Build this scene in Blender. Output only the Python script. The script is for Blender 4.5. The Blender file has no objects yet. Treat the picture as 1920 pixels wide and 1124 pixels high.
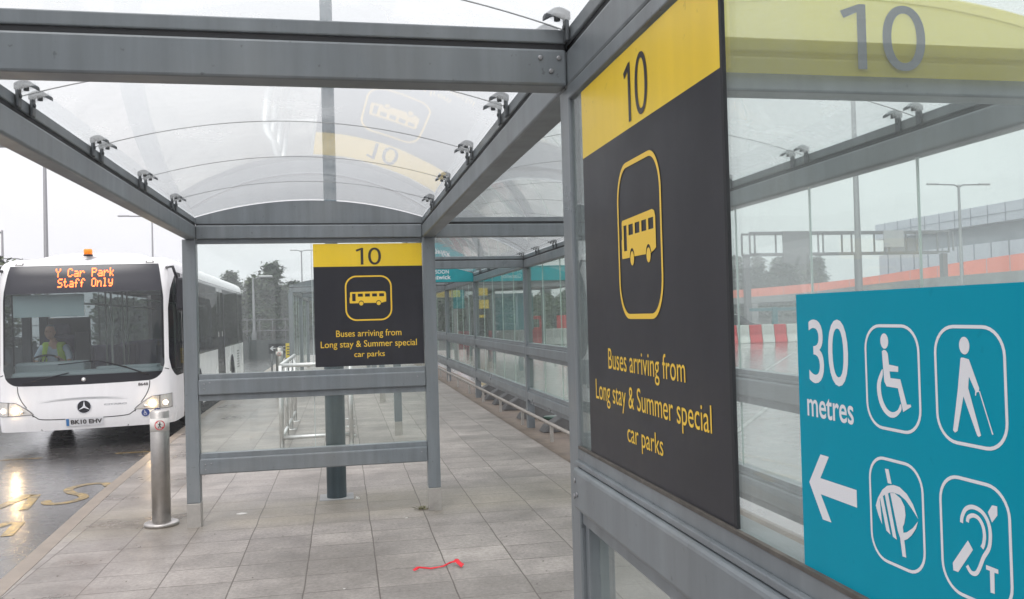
import bpy, bmesh, math, random
from mathutils import Vector, Matrix, noise
from mathutils.geometry import tessellate_polygon
random.seed(7)
sc = bpy.context.scene
COL = sc.collection
R = math.radians

# ------------------------------------------------------------------ materials
def nt(m):
    m.use_nodes = True
    return m.node_tree, m.node_tree.nodes, m.node_tree.links

def mat(name, col, rough=.5, metal=0, var=.0, vscale=8, bump=0, bscale=60, spec=.5, emit=None, estr=0, col2=None):
    m = bpy.data.materials.new(name); t, N, L = nt(m)
    b = N['Principled BSDF']
    b.inputs['Roughness'].default_value = rough; b.inputs['Metallic'].default_value = metal
    b.inputs['Specular IOR Level'].default_value = spec
    b.inputs['Base Color'].default_value = (*col, 1)
    tc = None
    if var or bump or col2:
        tc = N.new('ShaderNodeTexCoord')
    if var or col2:
        n = N.new('ShaderNodeTexNoise'); n.inputs['Scale'].default_value = vscale; n.inputs['Detail'].default_value = 6
        n.inputs['Roughness'].default_value = .65
        L.new(tc.outputs['Object'], n.inputs['Vector'])
        r = N.new('ShaderNodeValToRGB')
        r.color_ramp.elements[0].position = .3; r.color_ramp.elements[1].position = .7
        c2 = col2 or tuple(min(1, c * (1 + var)) for c in col)
        c1 = col if col2 else tuple(c * (1 - var) for c in col)
        r.color_ramp.elements[0].color = (*c1, 1); r.color_ramp.elements[1].color = (*c2, 1)
        L.new(n.outputs['Fac'], r.inputs['Fac']); L.new(r.outputs['Color'], b.inputs['Base Color'])
        mr = N.new('ShaderNodeMapRange'); mr.inputs['To Min'].default_value = max(.03, rough - .1); mr.inputs['To Max'].default_value = min(1, rough + .1)
        L.new(n.outputs['Fac'], mr.inputs['Value']); L.new(mr.outputs['Result'], b.inputs['Roughness'])
    if bump:
        n2 = N.new('ShaderNodeTexNoise'); n2.inputs['Scale'].default_value = bscale; n2.inputs['Detail'].default_value = 4
        L.new(tc.outputs['Object'], n2.inputs['Vector'])
        bp = N.new('ShaderNodeBump'); bp.inputs['Strength'].default_value = bump; bp.inputs['Distance'].default_value = .01
        L.new(n2.outputs['Fac'], bp.inputs['Height']); L.new(bp.outputs['Normal'], b.inputs['Normal'])
    if emit:
        b.inputs['Emission Color'].default_value = (*emit, 1); b.inputs['Emission Strength'].default_value = estr
    return m

def glass(name, tint, veil=0.0, veilcol=(.8, .85, .85), refl=1.0, rough=.0, dirt=0.0, dscale=3.0, ior=1.5, trans=False, wave=0.0):
    """thin pane: transparent + mirror by Fresnel, plus a film of dirt that scatters light"""
    m = bpy.data.materials.new(name); t, N, L = nt(m)
    N.remove(N['Principled BSDF']); out = N['Material Output']
    tr = N.new('ShaderNodeBsdfTransparent'); tr.inputs['Color'].default_value = (*tint, 1)
    gl = N.new('ShaderNodeBsdfGlossy'); gl.inputs['Roughness'].default_value = rough
    lw = N.new('ShaderNodeLayerWeight'); lw.inputs['Blend'].default_value = .5
    pw = N.new('ShaderNodeMath'); pw.operation = 'POWER'; pw.inputs[1].default_value = 5; L.new(lw.outputs['Facing'], pw.inputs[0])
    F0 = ((ior - 1) / (ior + 1)) ** 2
    mu = N.new('ShaderNodeMath'); mu.operation = 'MULTIPLY_ADD'; mu.inputs[1].default_value = (1 - F0) * refl; mu.inputs[2].default_value = F0 * refl; mu.use_clamp = True
    L.new(pw.outputs[0], mu.inputs[0])
    base = tr.outputs[0]
    tc = N.new('ShaderNodeTexCoord')
    if veil or dirt:
        if trans:
            d1 = N.new('ShaderNodeBsdfTranslucent'); d2 = N.new('ShaderNodeBsdfDiffuse')
            d1.inputs['Color'].default_value = (*veilcol, 1); d2.inputs['Color'].default_value = (*veilcol, 1)
            dm = N.new('ShaderNodeMixShader'); dm.inputs[0].default_value = .28
            L.new(d1.outputs[0], dm.inputs[1]); L.new(d2.outputs[0], dm.inputs[2]); dsh = dm.outputs[0]
        else:
            d = N.new('ShaderNodeBsdfDiffuse'); d.inputs['Color'].default_value = (*veilcol, 1); dsh = d.outputs[0]
        mx = N.new('ShaderNodeMixShader')
        L.new(base, mx.inputs[1]); L.new(dsh, mx.inputs[2])
        if dirt:
            n = N.new('ShaderNodeTexNoise'); n.inputs['Scale'].default_value = dscale; n.inputs['Detail'].default_value = 9; n.inputs['Roughness'].default_value = .7
            mp = N.new('ShaderNodeMapping'); mp.inputs['Scale'].default_value = (1, 1, .45)
            L.new(tc.outputs['Object'], mp.inputs['Vector']); L.new(mp.outputs[0], n.inputs['Vector'])
            mr = N.new('ShaderNodeMapRange'); mr.inputs['From Min'].default_value = .35; mr.inputs['From Max'].default_value = .75
            mr.inputs['To Min'].default_value = veil; mr.inputs['To Max'].default_value = veil + dirt
            L.new(n.outputs['Fac'], mr.inputs['Value']); L.new(mr.outputs[0], mx.inputs[0])
        else:
            mx.inputs[0].default_value = veil
        base = mx.outputs[0]
    if wave:
        n3 = N.new('ShaderNodeTexNoise'); n3.inputs['Scale'].default_value = 1.3; n3.inputs['Detail'].default_value = 1
        L.new(tc.outputs['Object'], n3.inputs['Vector'])
        bp = N.new('ShaderNodeBump'); bp.inputs['Strength'].default_value = wave; bp.inputs['Distance'].default_value = .02
        L.new(n3.outputs['Fac'], bp.inputs['Height']); L.new(bp.outputs['Normal'], gl.inputs['Normal'])
    m2 = N.new('ShaderNodeMixShader'); L.new(mu.outputs[0], m2.inputs[0]); L.new(base, m2.inputs[1]); L.new(gl.outputs[0], m2.inputs[2])
    L.new(m2.outputs[0], out.inputs['Surface'])
    return m

M = {}
M['frame'] = mat('frame_grey', (.175, .2, .22), .38, 0, .12, 5, .05, 120)
M['groove'] = mat('groove_black', (.02, .021, .024), .7)
M['sleeve'] = mat('sleeve_steel', (.4, .38, .355), .42, .4, .15, 9)
M['steel'] = mat('brushed_steel', (.46, .44, .42), .43, 1.0, .12, 14, .04, 90)
M['steel_d'] = mat('satin_steel', (.62, .61, .6), .38, .85, .1, 12)
M['clamp'] = mat('clamp_grey', (.1, .108, .115), .42, .5, .2, 30)
M['screw'] = mat('screw_zinc', (.3, .3, .31), .4, .6)
M['glass'] = glass('shelter_glass', (.955, .985, .97), .008, (.75, .8, .78), .8, 0, .03, 2.5)
M['glass_w'] = glass('walkway_glass', (.86, .925, .885), .03, (.62, .68, .64), .9, 0, .07, 2.0)
M['glass_n'] = glass('near_glass', (.93, .965, .95), .05, (.8, .85, .84), 1.0, 0, .1, 3)
M['seam'] = mat('glass_edge', (.5, .58, .56), .3, 0, .1)
M['roof'] = glass('roof_sheet', (.93, .955, .955), .14, (.88, .9, .9), 1.15, .03, .36, 1.7, 1.45, True, .1)
M['roof_far'] = glass('roof_sheet_weathered', (.8, .835, .83), .16, (.7, .74, .73), 1.2, .03, .4, 2.2, 1.45, True, .1)
M['rjoint'] = mat('roof_joint_seal', (.25, .26, .26), .5)
M['black_board'] = mat('board_charcoal', (.026, .027, .034), .33, 0, .08, 3)
M['yellow'] = mat('board_yellow', (.83, .5, .012), .33, 0, .05, 2.5)
M['ytext'] = mat('lettering_yellow', (.85, .55, .04), .4)
M['dtext'] = mat('lettering_charcoal', (.03, .022, .022), .4)
M['teal_blue'] = mat('sign_teal_blue', (.0, .235, .37), .32, 0, .04, 3)
M['white_vinyl'] = mat('vinyl_white', (.72, .72, .75), .4)
M['teal'] = mat('fascia_teal', (.0, .27, .31), .4, 0, .08)
M['yfilm'] = mat('fascia_yellow_film', (.62, .56, .06), .4, 0, .05, 2)
M['column_old'] = mat('column_paint', (.055, .085, .1), .5, 0, .25, 7, .1, 40, col2=(.085, .115, .125))
M['kerbstone'] = mat('kerb_stone', (.24, .2, .165), .45, 0, .2, 6, .15, 80)
M['red'] = mat('red_tape', (.75, .015, .03), .35)
M['lamp_grey'] = mat('galvanised', (.2, .2, .21), .5, .3, .1)
M['lamp_head'] = mat('lamp_head_grey', (.4, .4, .41), .5)
M['fence'] = mat('fence_dark', (.05, .056, .058), .7, 0, .2)
M['bark'] = mat('bark', (.06, .05, .04), .9, 0, .3)
M['leafA'] = mat('foliage_dark', (.05, .085, .025), .8, 0, 0, .5, col2=(.018, .034, .012))
M['leafB'] = mat('foliage_olive', (.08, .1, .03), .8, 0, 0, .5, col2=(.035, .05, .018))
M['bwhite'] = mat('bus_paint_white', (.78, .77, .78), .22, 0, .03, 2, spec=.6)
M['bblack'] = mat('bus_black_gloss', (.012, .012, .016), .14, 0, 0, spec=.3)
M['bseam'] = mat('bus_panel_gap', (.03, .03, .03), .7)
M['rubber'] = mat('tyre_rubber', (.02, .02, .02), .8, 0, .2)
M['dark_in'] = mat('bus_interior_dark', (.045, .048, .055), .7)
M['grey_in'] = mat('bus_interior_grey', (.14, .17, .18), .6)
M['seat'] = mat('seat_moquette', (.05, .04, .08), .8, 0, .4, 25)
M['pole'] = mat('grab_pole', (.3, .32, .3), .4)
M['blind'] = mat('sun_blind', (.2, .25, .26), .7)
M['wscreen'] = glass('windscreen_glass', (.8, .86, .86), .03, (.5, .55, .55), 1.1, 0, .05, 2)
M['sglass'] = glass('bus_side_glass', (.34, .38, .38), 0, (.5, .5, .5), .3)
M['lens'] = glass('lamp_lens', (.95, .95, .95), .02, (.8, .8, .8), 1.0)
M['reflector'] = mat('lamp_reflector', (.75, .72, .68), .25, .7)
M['bulb'] = mat('headlamp_bulb', (1, .9, .75), .3, emit=(1, .68, .34), estr=70)
M['bulb2'] = mat('running_lamp', (1, .9, .75), .3, emit=(1, .85, .65), estr=5)
M['led'] = mat('led_orange', (.6, .1, .02), .4, emit=(1, .13, .025), estr=3.2)
M['beacon'] = mat('beacon_amber', (.85, .2, .01), .25, emit=(1, .25, .01), estr=.35)
M['plate'] = mat('plate_white', (.66, .66, .68), .4)
M['plate_blue'] = mat('plate_blue', (.03, .16, .4), .4)
M['blue_disc'] = mat('sticker_blue', (.01, .04, .2), .4)
M['chrome'] = mat('chrome', (.8, .8, .82), .12, 1)
M['skin'] = mat('skin', (.5, .3, .22), .55, 0, .08, 20)
M['hair'] = mat('hair_grey', (.22, .2, .19), .8, 0, .3, 60)
M['shirt'] = mat('shirt_pale_blue', (.5, .58, .68), .8, 0, .08, 30)
M['hivis'] = mat('hi_vis_yellow', (.4, .58, .05), .7, 0, .1, 30)
M['trouser'] = mat('trousers_dark', (.03, .03, .05), .8)
M['bred'] = mat('barrier_red', (.65, .05, .06), .5, 0, .12, 4)
M['bwh'] = mat('barrier_white', (.66, .66, .64), .5, 0, .1, 4)
M['green'] = mat('green_plastic', (.006, .05, .028), .4)
M['netting'] = mat('orange_netting', (.95, .2, .11), .6, 0, .12, .4)
M['concrete'] = mat('concrete', (.3, .3, .3), .8, 0, .15, 1.5)
M['clad'] = mat('terminal_cladding', (.5, .51, .59), .4, 0, .06, .2)
M['clad_d'] = mat('terminal_band', (.2, .21, .25), .4, 0, .1, .3)
M['foot'] = mat('recycled_rubber_grey', (.12, .12, .12), .8, 0, .25, 6)
M['carpaint'] = mat('car_paint', (.03, .035, .04), .2, .3)
M['carglass'] = mat('car_glass', (.02, .025, .03), .05)
M['tealsteel'] = mat('teal_steel', (.03, .16, .18), .5)
M['weed'] = mat('weed_leaf', (.2, .19, .1), .7, 0, .3)
M['litter'] = mat('litter_white', (.65, .63, .6), .6)
M['ymark'] = mat('marking_yellow', (.5, .33, .08), .2, 0, 0, 9, col2=(.1, .09, .08), bump=.3, bscale=40, spec=.8)
M['wmark'] = mat('marking_white', (.42, .42, .41), .4, 0, 0, 3, col2=(.16, .16, .16))
M['no_red'] = mat('prohibition_red', (.6, .02, .03), .4)
M['ysign'] = mat('bin_yellow', (.75, .55, .02), .5)

def grime(name, col, rough, spec=.5, streak=.16, speck=.5, dust=(.3, .29, .27), dustf=.12):
    """painted or printed surface with run-off streaks, dust and small scuffs"""
    m = bpy.data.materials.new(name); t, N, L = nt(m); b = N['Principled BSDF']
    b.inputs['Specular IOR Level'].default_value = spec
    tc = N.new('ShaderNodeTexCoord')
    def noi(sc_, det, mp=None, ro=.6):
        n = N.new('ShaderNodeTexNoise'); n.inputs['Scale'].default_value = sc_; n.inputs['Detail'].default_value = det; n.inputs['Roughness'].default_value = ro
        if mp:
            q = N.new('ShaderNodeMapping'); q.inputs['Scale'].default_value = mp; L.new(tc.outputs['Object'], q.inputs['Vector']); L.new(q.outputs[0], n.inputs['Vector'])
        else: L.new(tc.outputs['Object'], n.inputs['Vector'])
        return n.outputs['Fac']
    def mr(s_, a, b_, c, d):
        n = N.new('ShaderNodeMapRange'); n.inputs[1].default_value = a; n.inputs[2].default_value = b_; n.inputs[3].default_value = c; n.inputs[4].default_value = d
        L.new(s_, n.inputs[0]); return n.outputs[0]
    def mix(a, b_, f, mode='MIX'):
        n = N.new('ShaderNodeMix'); n.data_type = 'RGBA'; n.blend_type = mode
        if isinstance(f, (int, float)): n.inputs[0].default_value = f
        else: L.new(f, n.inputs[0])
        for i, v_ in ((6, a), (7, b_)):
            if isinstance(v_, tuple): n.inputs[i].default_value = (*v_, 1)
            else: L.new(v_, n.inputs[i])
        return n.outputs[2]
    st_ = noi(3.5, 5, (3, 3, .22)); big = noi(1.3, 6); sp_ = noi(48, 3, None, .5); fine = noi(160, 2)
    c = mix(col, mr(st_, .3, .7, 1 - streak, 1 + streak), 1, 'MULTIPLY')
    c = mix(c, dust, mr(big, .45, .75, 0, dustf * 2))
    c = mix(c, tuple(x * .45 for x in col), mr(sp_, .68, .74, 0, speck))
    c = mix(c, dust, mr(fine, .7, .78, 0, speck * .5))
    L.new(c, b.inputs['Base Color']); L.new(mr(big, .3, .7, rough - .09, rough + .12), b.inputs['Roughness'])
    bp = N.new('ShaderNodeBump'); bp.inputs['Strength'].default_value = .06; bp.inputs['Distance'].default_value = .01
    L.new(big, bp.inputs['Height']); L.new(bp.outputs['Normal'], b.inputs['Normal'])
    return m
M['frame'] = grime('frame_grey', (.165, .185, .2), .36, .5, .17, .6, (.27, .26, .24), .14)
M['black_board'] = grime('board_charcoal', (.021, .021, .027), .4, .3, .1, .3, (.2, .19, .2), .02)
M['yellow'] = grime('board_yellow', (.83, .57, .025), .36, .4, .05, .3, (.6, .5, .2), .08)
M['teal_blue'] = grime('sign_teal_blue', (0, .27, .385), .4, .1, .03, .15, (.05, .27, .36), .05)
M['bwhite'] = grime('bus_paint_white', (.8, .79, .8), .2, .6, .03, .12, (.55, .52, .5), .1)
M['column'] = grime('column_paint', (.085, .125, .15), .45, .5, .3, .5, (.2, .24, .25), .2)
def film(name, col):
    m = bpy.data.materials.new(name); t, N, L = nt(m); N.remove(N['Principled BSDF'])
    d = N.new('ShaderNodeBsdfDiffuse'); d.inputs['Color'].default_value = (*col, 1); tl = N.new('ShaderNodeBsdfTranslucent'); tl.inputs['Color'].default_value = (*col, 1)
    mx = N.new('ShaderNodeMixShader'); mx.inputs[0].default_value = .5; L.new(d.outputs[0], mx.inputs[1]); L.new(tl.outputs[0], mx.inputs[2]); tp_ = N.new('ShaderNodeBsdfTransparent'); tp_.inputs['Color'].default_value = (1, .93, .5, 1)
    m2 = N.new('ShaderNodeMixShader'); m2.inputs[0].default_value = .42; L.new(mx.outputs[0], m2.inputs[1]); L.new(tp_.outputs[0], m2.inputs[2]); L.new(m2.outputs[0], N['Material Output'].inputs['Surface'])
    return m
M['yfilm'] = film('fascia_yellow_film', (.8, .7, .13))

# paving slabs
def paving_mat():
    m = bpy.data.materials.new('paving_slabs'); t, N, L = nt(m); b = N['Principled BSDF']
    tc = N.new('ShaderNodeTexCoord'); sp = N.new('ShaderNodeSeparateXYZ'); L.new(tc.outputs['Object'], sp.inputs[0])
    def ma(op, a, b_=None, c=None):
        n = N.new('ShaderNodeMath'); n.operation = op
        for i, v in enumerate((a, b_, c)):
            if v is None: continue
            if isinstance(v, (int, float)): n.inputs[i].default_value = v
            else: L.new(v, n.inputs[i])
        return n.outputs[0]
    # slight warp so joints are not ruler straight
    wn = N.new('ShaderNodeTexNoise'); wn.inputs['Scale'].default_value = 1.7; wn.inputs['Detail'].default_value = 2
    L.new(tc.outputs['Object'], wn.inputs['Vector'])
    wsub = ma('MULTIPLY', ma('SUBTRACT', wn.outputs['Fac'], .5), .022)
    x = ma('ADD', sp.outputs['X'], wsub)
    u = ma('DIVIDE', ma('SUBTRACT', x, .19), .473); cu = ma('FLOOR', u); fu = ma('FRACT', u)
    wr = N.new('ShaderNodeTexWhiteNoise'); wr.noise_dimensions = '1D'; L.new(cu, wr.inputs['W'])
    off = ma('MULTIPLY', wr.outputs['Value'], .13)
    yv = ma('ADD', sp.outputs['Y'], wsub)
    v = ma('ADD', ma('DIVIDE', ma('SUBTRACT', yv, 5.97), .373), off); cv = ma('FLOOR', v); fv = ma('FRACT', v)
    def edge(f, w, size):
        d = ma('MULTIPLY', ma('MINIMUM', f, ma('SUBTRACT', 1, f)), size)
        mr = N.new('ShaderNodeMapRange'); mr.inputs['From Min'].default_value = w * .55; mr.inputs['From Max'].default_value = w * 1.25
        mr.inputs['To Min'].default_value = 1; mr.inputs['To Max'].default_value = 0
        L.new(d, mr.inputs['Value']); return mr.outputs[0]
    ju = edge(fu, .0046, .473); jv = edge(fv, .0046, .373)
    # transverse joints fade in and out
    jn = N.new('ShaderNodeTexNoise'); jn.inputs['Scale'].default_value = 1.9; jn.inputs['Detail'].default_value = 3
    L.new(tc.outputs['Object'], jn.inputs['Vector'])
    jr = N.new('ShaderNodeMapRange'); jr.inputs['From Min'].default_value = .38; jr.inputs['From Max'].default_value = .6; jr.inputs['To Min'].default_value = .4
    L.new(jn.outputs['Fac'], jr.inputs['Value'])
    j = ma('MAXIMUM', ma('MULTIPLY', ju, .85), ma('MULTIPLY', jv, ma('MULTIPLY', jr.outputs[0], 1.0)))
    cmb = N.new('ShaderNodeCombineXYZ'); L.new(cu, cmb.inputs[0]); L.new(cv, cmb.inputs[1])
    w2 = N.new('ShaderNodeTexWhiteNoise'); w2.noise_dimensions = '2D'; L.new(cmb.outputs[0], w2.inputs['Vector'])
    n1 = N.new('ShaderNodeTexNoise'); n1.inputs['Scale'].default_value = .9; n1.inputs['Detail'].default_value = 7; n1.inputs['Roughness'].default_value = .6
    n2 = N.new('ShaderNodeTexNoise'); n2.inputs['Scale'].default_value = 34; n2.inputs['Detail'].default_value = 6; n2.inputs['Roughness'].default_value = .7
    n3 = N.new('ShaderNodeTexNoise'); n3.inputs['Scale'].default_value = 4.5; n3.inputs['Detail'].default_value = 6
    for n in (n1, n2, n3): L.new(tc.outputs['Object'], n.inputs['Vector'])
    r1 = N.new('ShaderNodeValToRGB'); e = r1.color_ramp.elements
    e[0].position = .3; e[0].color = (.15, .131, .115, 1); e[1].position = .68; e[1].color = (.318, .287, .264, 1)
    k = e.new(.5); k.color = (.252, .226, .207, 1)
    L.new(n1.outputs['Fac'], r1.inputs['Fac'])
    def mix(a, b_, f, mode='MIX'):
        n = N.new('ShaderNodeMix'); n.data_type = 'RGBA'; n.blend_type = mode
        if isinstance(f, (int, float)): n.inputs[0].default_value = f
        else: L.new(f, n.inputs[0])
        for i, v_ in ((6, a), (7, b_)):
            if isinstance(v_, tuple): n.inputs[i].default_value = (*v_, 1)
            else: L.new(v_, n.inputs[i])
        return n.outputs[2]
    def gray(vsock, lo, hi):
        mr = N.new('ShaderNodeMapRange'); mr.inputs['To Min'].default_value = lo; mr.inputs['To Max'].default_value = hi
        L.new(vsock, mr.inputs['Value']); return mr.outputs[0]
    c = mix(r1.outputs[0], gray(w2.outputs['Value'], .86, 1.12), 1, 'MULTIPLY')
    c = mix(c, gray(n2.outputs['Fac'], .35, 1.65), 1, 'MULTIPLY')
    c = mix(c, gray(n3.outputs['Fac'], .68, 1.32), 1, 'MULTIPLY')
    vo = N.new('ShaderNodeTexVoronoi'); vo.inputs['Scale'].default_value = 2.6; L.new(tc.outputs['Object'], vo.inputs['Vector'])
    gs = N.new('ShaderNodeMapRange'); gs.inputs['From Min'].default_value = .035; gs.inputs['From Max'].default_value = .05; gs.inputs['To Min'].default_value = .45; gs.inputs['To Max'].default_value = 0
    L.new(vo.outputs['Distance'], gs.inputs['Value'])
    c = mix(c, (.1, .09, .08), gs.outputs[0])
    # mossy olive patches between the shelter posts
    yp = N.new('ShaderNodeMapRange'); yp.inputs['From Min'].default_value = 7.3; yp.inputs['From Max'].default_value = 7.7
    L.new(sp.outputs['Y'], yp.inputs['Value'])
    yq = N.new('ShaderNodeMapRange'); yq.inputs['From Min'].default_value = 8.9; yq.inputs['From Max'].default_value = 8.3
    L.new(sp.outputs['Y'], yq.inputs['Value'])
    mo = ma('MULTIPLY', ma('MULTIPLY', yp.outputs[0], yq.outputs[0]), gray(n1.outputs['Fac'], -.3, 1.3))
    mo = ma('MULTIPLY', ma('MAXIMUM', mo, 0), .55)
    c = mix(c, (.2, .175, .1), mo)
    c = mix(c, (.07, .055, .045), j)
    L.new(c, b.inputs['Base Color'])
    rr = N.new('ShaderNodeMapRange'); rr.inputs['From Min'].default_value = .35; rr.inputs['From Max'].default_value = .65
    rr.inputs['To Min'].default_value = .3; rr.inputs['To Max'].default_value = .58
    L.new(n1.outputs['Fac'], rr.inputs['Value'])
    # damp, glossier slabs towards the kerb, dry under the roof of the shelter
    wet = N.new('ShaderNodeMapRange'); wet.inputs['From Min'].default_value = -1.6; wet.inputs['From Max'].default_value = -.2
    wet.inputs['To Min'].default_value = -.08; wet.inputs['To Max'].default_value = .17
    L.new(sp.outputs['X'], wet.inputs['Value'])
    L.new(ma('ADD', rr.outputs[0], wet.outputs[0]), b.inputs['Roughness'])
    bp = N.new('ShaderNodeBump'); bp.inputs['Strength'].default_value = .35; bp.inputs['Distance'].default_value = .004
    hh = ma('SUBTRACT', ma('MULTIPLY', n2.outputs['Fac'], .6), ma('MULTIPLY', j, 1.2))
    L.new(hh, bp.inputs['Height']); L.new(bp.outputs['Normal'], b.inputs['Normal'])
    return m

def asphalt_mat():
    m = bpy.data.materials.new('wet_asphalt'); t, N, L = nt(m); b = N['Principled BSDF']
    tc = N.new('ShaderNodeTexCoord')
    n1 = N.new('ShaderNodeTexNoise'); n1.inputs['Scale'].default_value = .35; n1.inputs['Detail'].default_value = 8; n1.inputs['Roughness'].default_value = .6
    n2 = N.new('ShaderNodeTexNoise'); n2.inputs['Scale'].default_value = 38; n2.inputs['Detail'].default_value = 5; n2.inputs['Roughness'].default_value = .75
    n3 = N.new('ShaderNodeTexNoise'); n3.inputs['Scale'].default_value = 5; n3.inputs['Detail'].default_value = 4
    for n in (n1, n2, n3): L.new(tc.outputs['Object'], n.inputs['Vector'])
    r = N.new('ShaderNodeValToRGB'); r.color_ramp.elements[0].color = (.055, .051, .05, 1); r.color_ramp.elements[1].color = (.17, .157, .15, 1)
    r.color_ramp.elements[0].position = .3; r.color_ramp.elements[1].position = .7
    L.new(n1.outputs['Fac'], r.inputs['Fac'])
    mx = N.new('ShaderNodeMix'); mx.data_type = 'RGBA'; mx.blend_type = 'MULTIPLY'; mx.inputs[0].default_value = .7
    L.new(r.outputs[0], mx.inputs[6]); L.new(n2.outputs['Fac'], mx.inputs[7])
    g = N.new('ShaderNodeMix'); g.data_type = 'RGBA'; g.blend_type = 'ADD'; g.inputs[0].default_value = 1
    g.inputs[7].default_value = (.015, .015, .016, 1); L.new(mx.outputs[2], g.inputs[6]); L.new(g.outputs[2], b.inputs['Base Color'])
    rr = N.new('ShaderNodeMapRange'); rr.inputs['From Min'].default_value = .3; rr.inputs['From Max'].default_value = .7
    rr.inputs['To Min'].default_value = .12; rr.inputs['To Max'].default_value = .34
    b.inputs['Coat Weight'].default_value = .9; b.inputs['Coat Roughness'].default_value = .13; b.inputs['Coat IOR'].default_value = 1.45
    L.new(n3.outputs['Fac'], rr.inputs['Value']); L.new(rr.outputs[0], b.inputs['Roughness'])
    b.inputs['Specular IOR Level'].default_value = .8
    bp = N.new('ShaderNodeBump'); bp.inputs['Strength'].default_value = .5; bp.inputs['Distance'].default_value = .006
    cb = N.new('ShaderNodeBump'); cb.inputs['Strength'].default_value = .12; cb.inputs['Distance'].default_value = .01; L.new(n2.outputs['Fac'], cb.inputs['Height']); L.new(cb.outputs['Normal'], b.inputs['Coat Normal'])
    L.new(n2.outputs['Fac'], bp.inputs['Height']); L.new(bp.outputs['Normal'], b.inputs['Normal'])
    return m
M['paving'] = paving_mat(); M['asphalt'] = asphalt_mat()

# ------------------------------------------------------------------ helpers
def obj(name, bm, m, parent=None, smooth=False, loc=None):
    me = bpy.data.meshes.new(name)
    if isinstance(bm, tuple):
        me.from_pydata(bm[0], [], bm[1]); me.update()
    else:
        bmesh.ops.recalc_face_normals(bm, faces=bm.faces)
        bm.to_mesh(me); bm.free()
    ms = m if isinstance(m, (list, tuple)) else [m]
    for k in ms: me.materials.append(M[k] if isinstance(k, str) else k)
    if smooth:
        for p in me.polygons: p.use_smooth = True
    o = bpy.data.objects.new(name, me); COL.objects.link(o)
    if parent: o.parent = parent
    if loc: o.location = loc
    return o

def empty(name, loc=(0, 0, 0), rz=0):
    o = bpy.data.objects.new(name, None); COL.objects.link(o); o.location = loc; o.rotation_euler = (0, 0, rz)
    o.empty_display_size = .2
    return o

def tag(o, label=None, cat=None, group=None, kind=None):
    if label: o['label'] = label
    if cat: o['category'] = cat
    if group: o['group'] = group
    if kind: o['kind'] = kind
    return o

KIDS = {}
def copy_tree(o, parent=None):
    c = o.copy(); COL.objects.link(c)
    if parent: c.parent = parent
    for ch in [x for x in o.children]: copy_tree(ch, c)
    return c

def bx(bm, x0, x1, y0, y1, z0, z1, bev=0, mi=0, seg=2):
    vs = [bm.verts.new((x, y, z)) for x in (x0, x1) for y in (y0, y1) for z in (z0, z1)]
    fs = []
    for q in ((0, 1, 3, 2), (4, 6, 7, 5), (0, 4, 5, 1), (2, 3, 7, 6), (0, 2, 6, 4), (1, 5, 7, 3)):
        f = bm.faces.new([vs[i] for i in q]); f.material_index = mi; fs.append(f)
    if bev:
        es = list({e for f in fs for e in f.edges})
        bmesh.ops.bevel(bm, geom=es, offset=bev, segments=seg, affect='EDGES', profile=.5)
    return bm

def box(x0, x1, y0, y1, z0, z1, bev=0, seg=2):
    return bx(bmesh.new(), x0, x1, y0, y1, z0, z1, bev, 0, seg)

def tube(bm, pts, r, n=10, cap=True, radii=None):
    pts = [Vector(p) for p in pts]; rings = []
    up = Vector((0, 0, 1))
    for i, p in enumerate(pts):
        d = (pts[min(i + 1, len(pts) - 1)] - pts[max(i - 1, 0)]).normalized()
        a = d.cross(up)
        if a.length < 1e-3: a = d.cross(Vector((1, 0, 0)))
        a.normalize(); b = d.cross(a).normalized()
        rr = radii[i] if radii else r
        rings.append([bm.verts.new(p + a * rr * math.cos(2 * math.pi * k / n) + b * rr * math.sin(2 * math.pi * k / n)) for k in range(n)])
    for i in range(len(rings) - 1):
        for k in range(n):
            f = bm.faces.new((rings[i][k], rings[i][(k + 1) % n], rings[i + 1][(k + 1) % n], rings[i + 1][k])); f.smooth = True
    if cap:
        bm.faces.new(rings[0]); bm.faces.new(rings[-1])
    return bm

def lathe(bm, prof, n=32, c=(0, 0)):
    rings = [[bm.verts.new((c[0] + r * math.cos(2 * math.pi * k / n), c[1] + r * math.sin(2 * math.pi * k / n), z)) for k in range(n)] for r, z in prof]
    for i in range(len(rings) - 1):
        for k in range(n):
            f = bm.faces.new((rings[i][k], rings[i][(k + 1) % n], rings[i + 1][(k + 1) % n], rings[i + 1][k])); f.smooth = True
    bm.faces.new(rings[0]); bm.faces.new(rings[-1])
    return bm

class Frame2:
    """a flat face to draw on: origin, u, v, lift"""
    def __init__(s, o, u, v, n): s.o, s.u, s.v, s.n = Vector(o), Vector(u), Vector(v), Vector(n)
    def p(s, a, b, l=0): return s.o + s.u * a + s.v * b + s.n * l

def flat(bm, fr, loops, lift=.0015, th=.0008):
    """a thin solid sheet of the given outline (first loop) with holes"""
    polys = [[Vector((a, b, 0)) for a, b in lp] for lp in loops]
    tri = tessellate_polygon(polys)
    flatp = [p for lp in polys for p in lp]
    top = [bm.verts.new(fr(p.x, p.y, lift)) for p in flatp]
    for t in tri:
        try: bm.faces.new([top[i] for i in t])
        except ValueError: pass
    return bm

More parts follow.
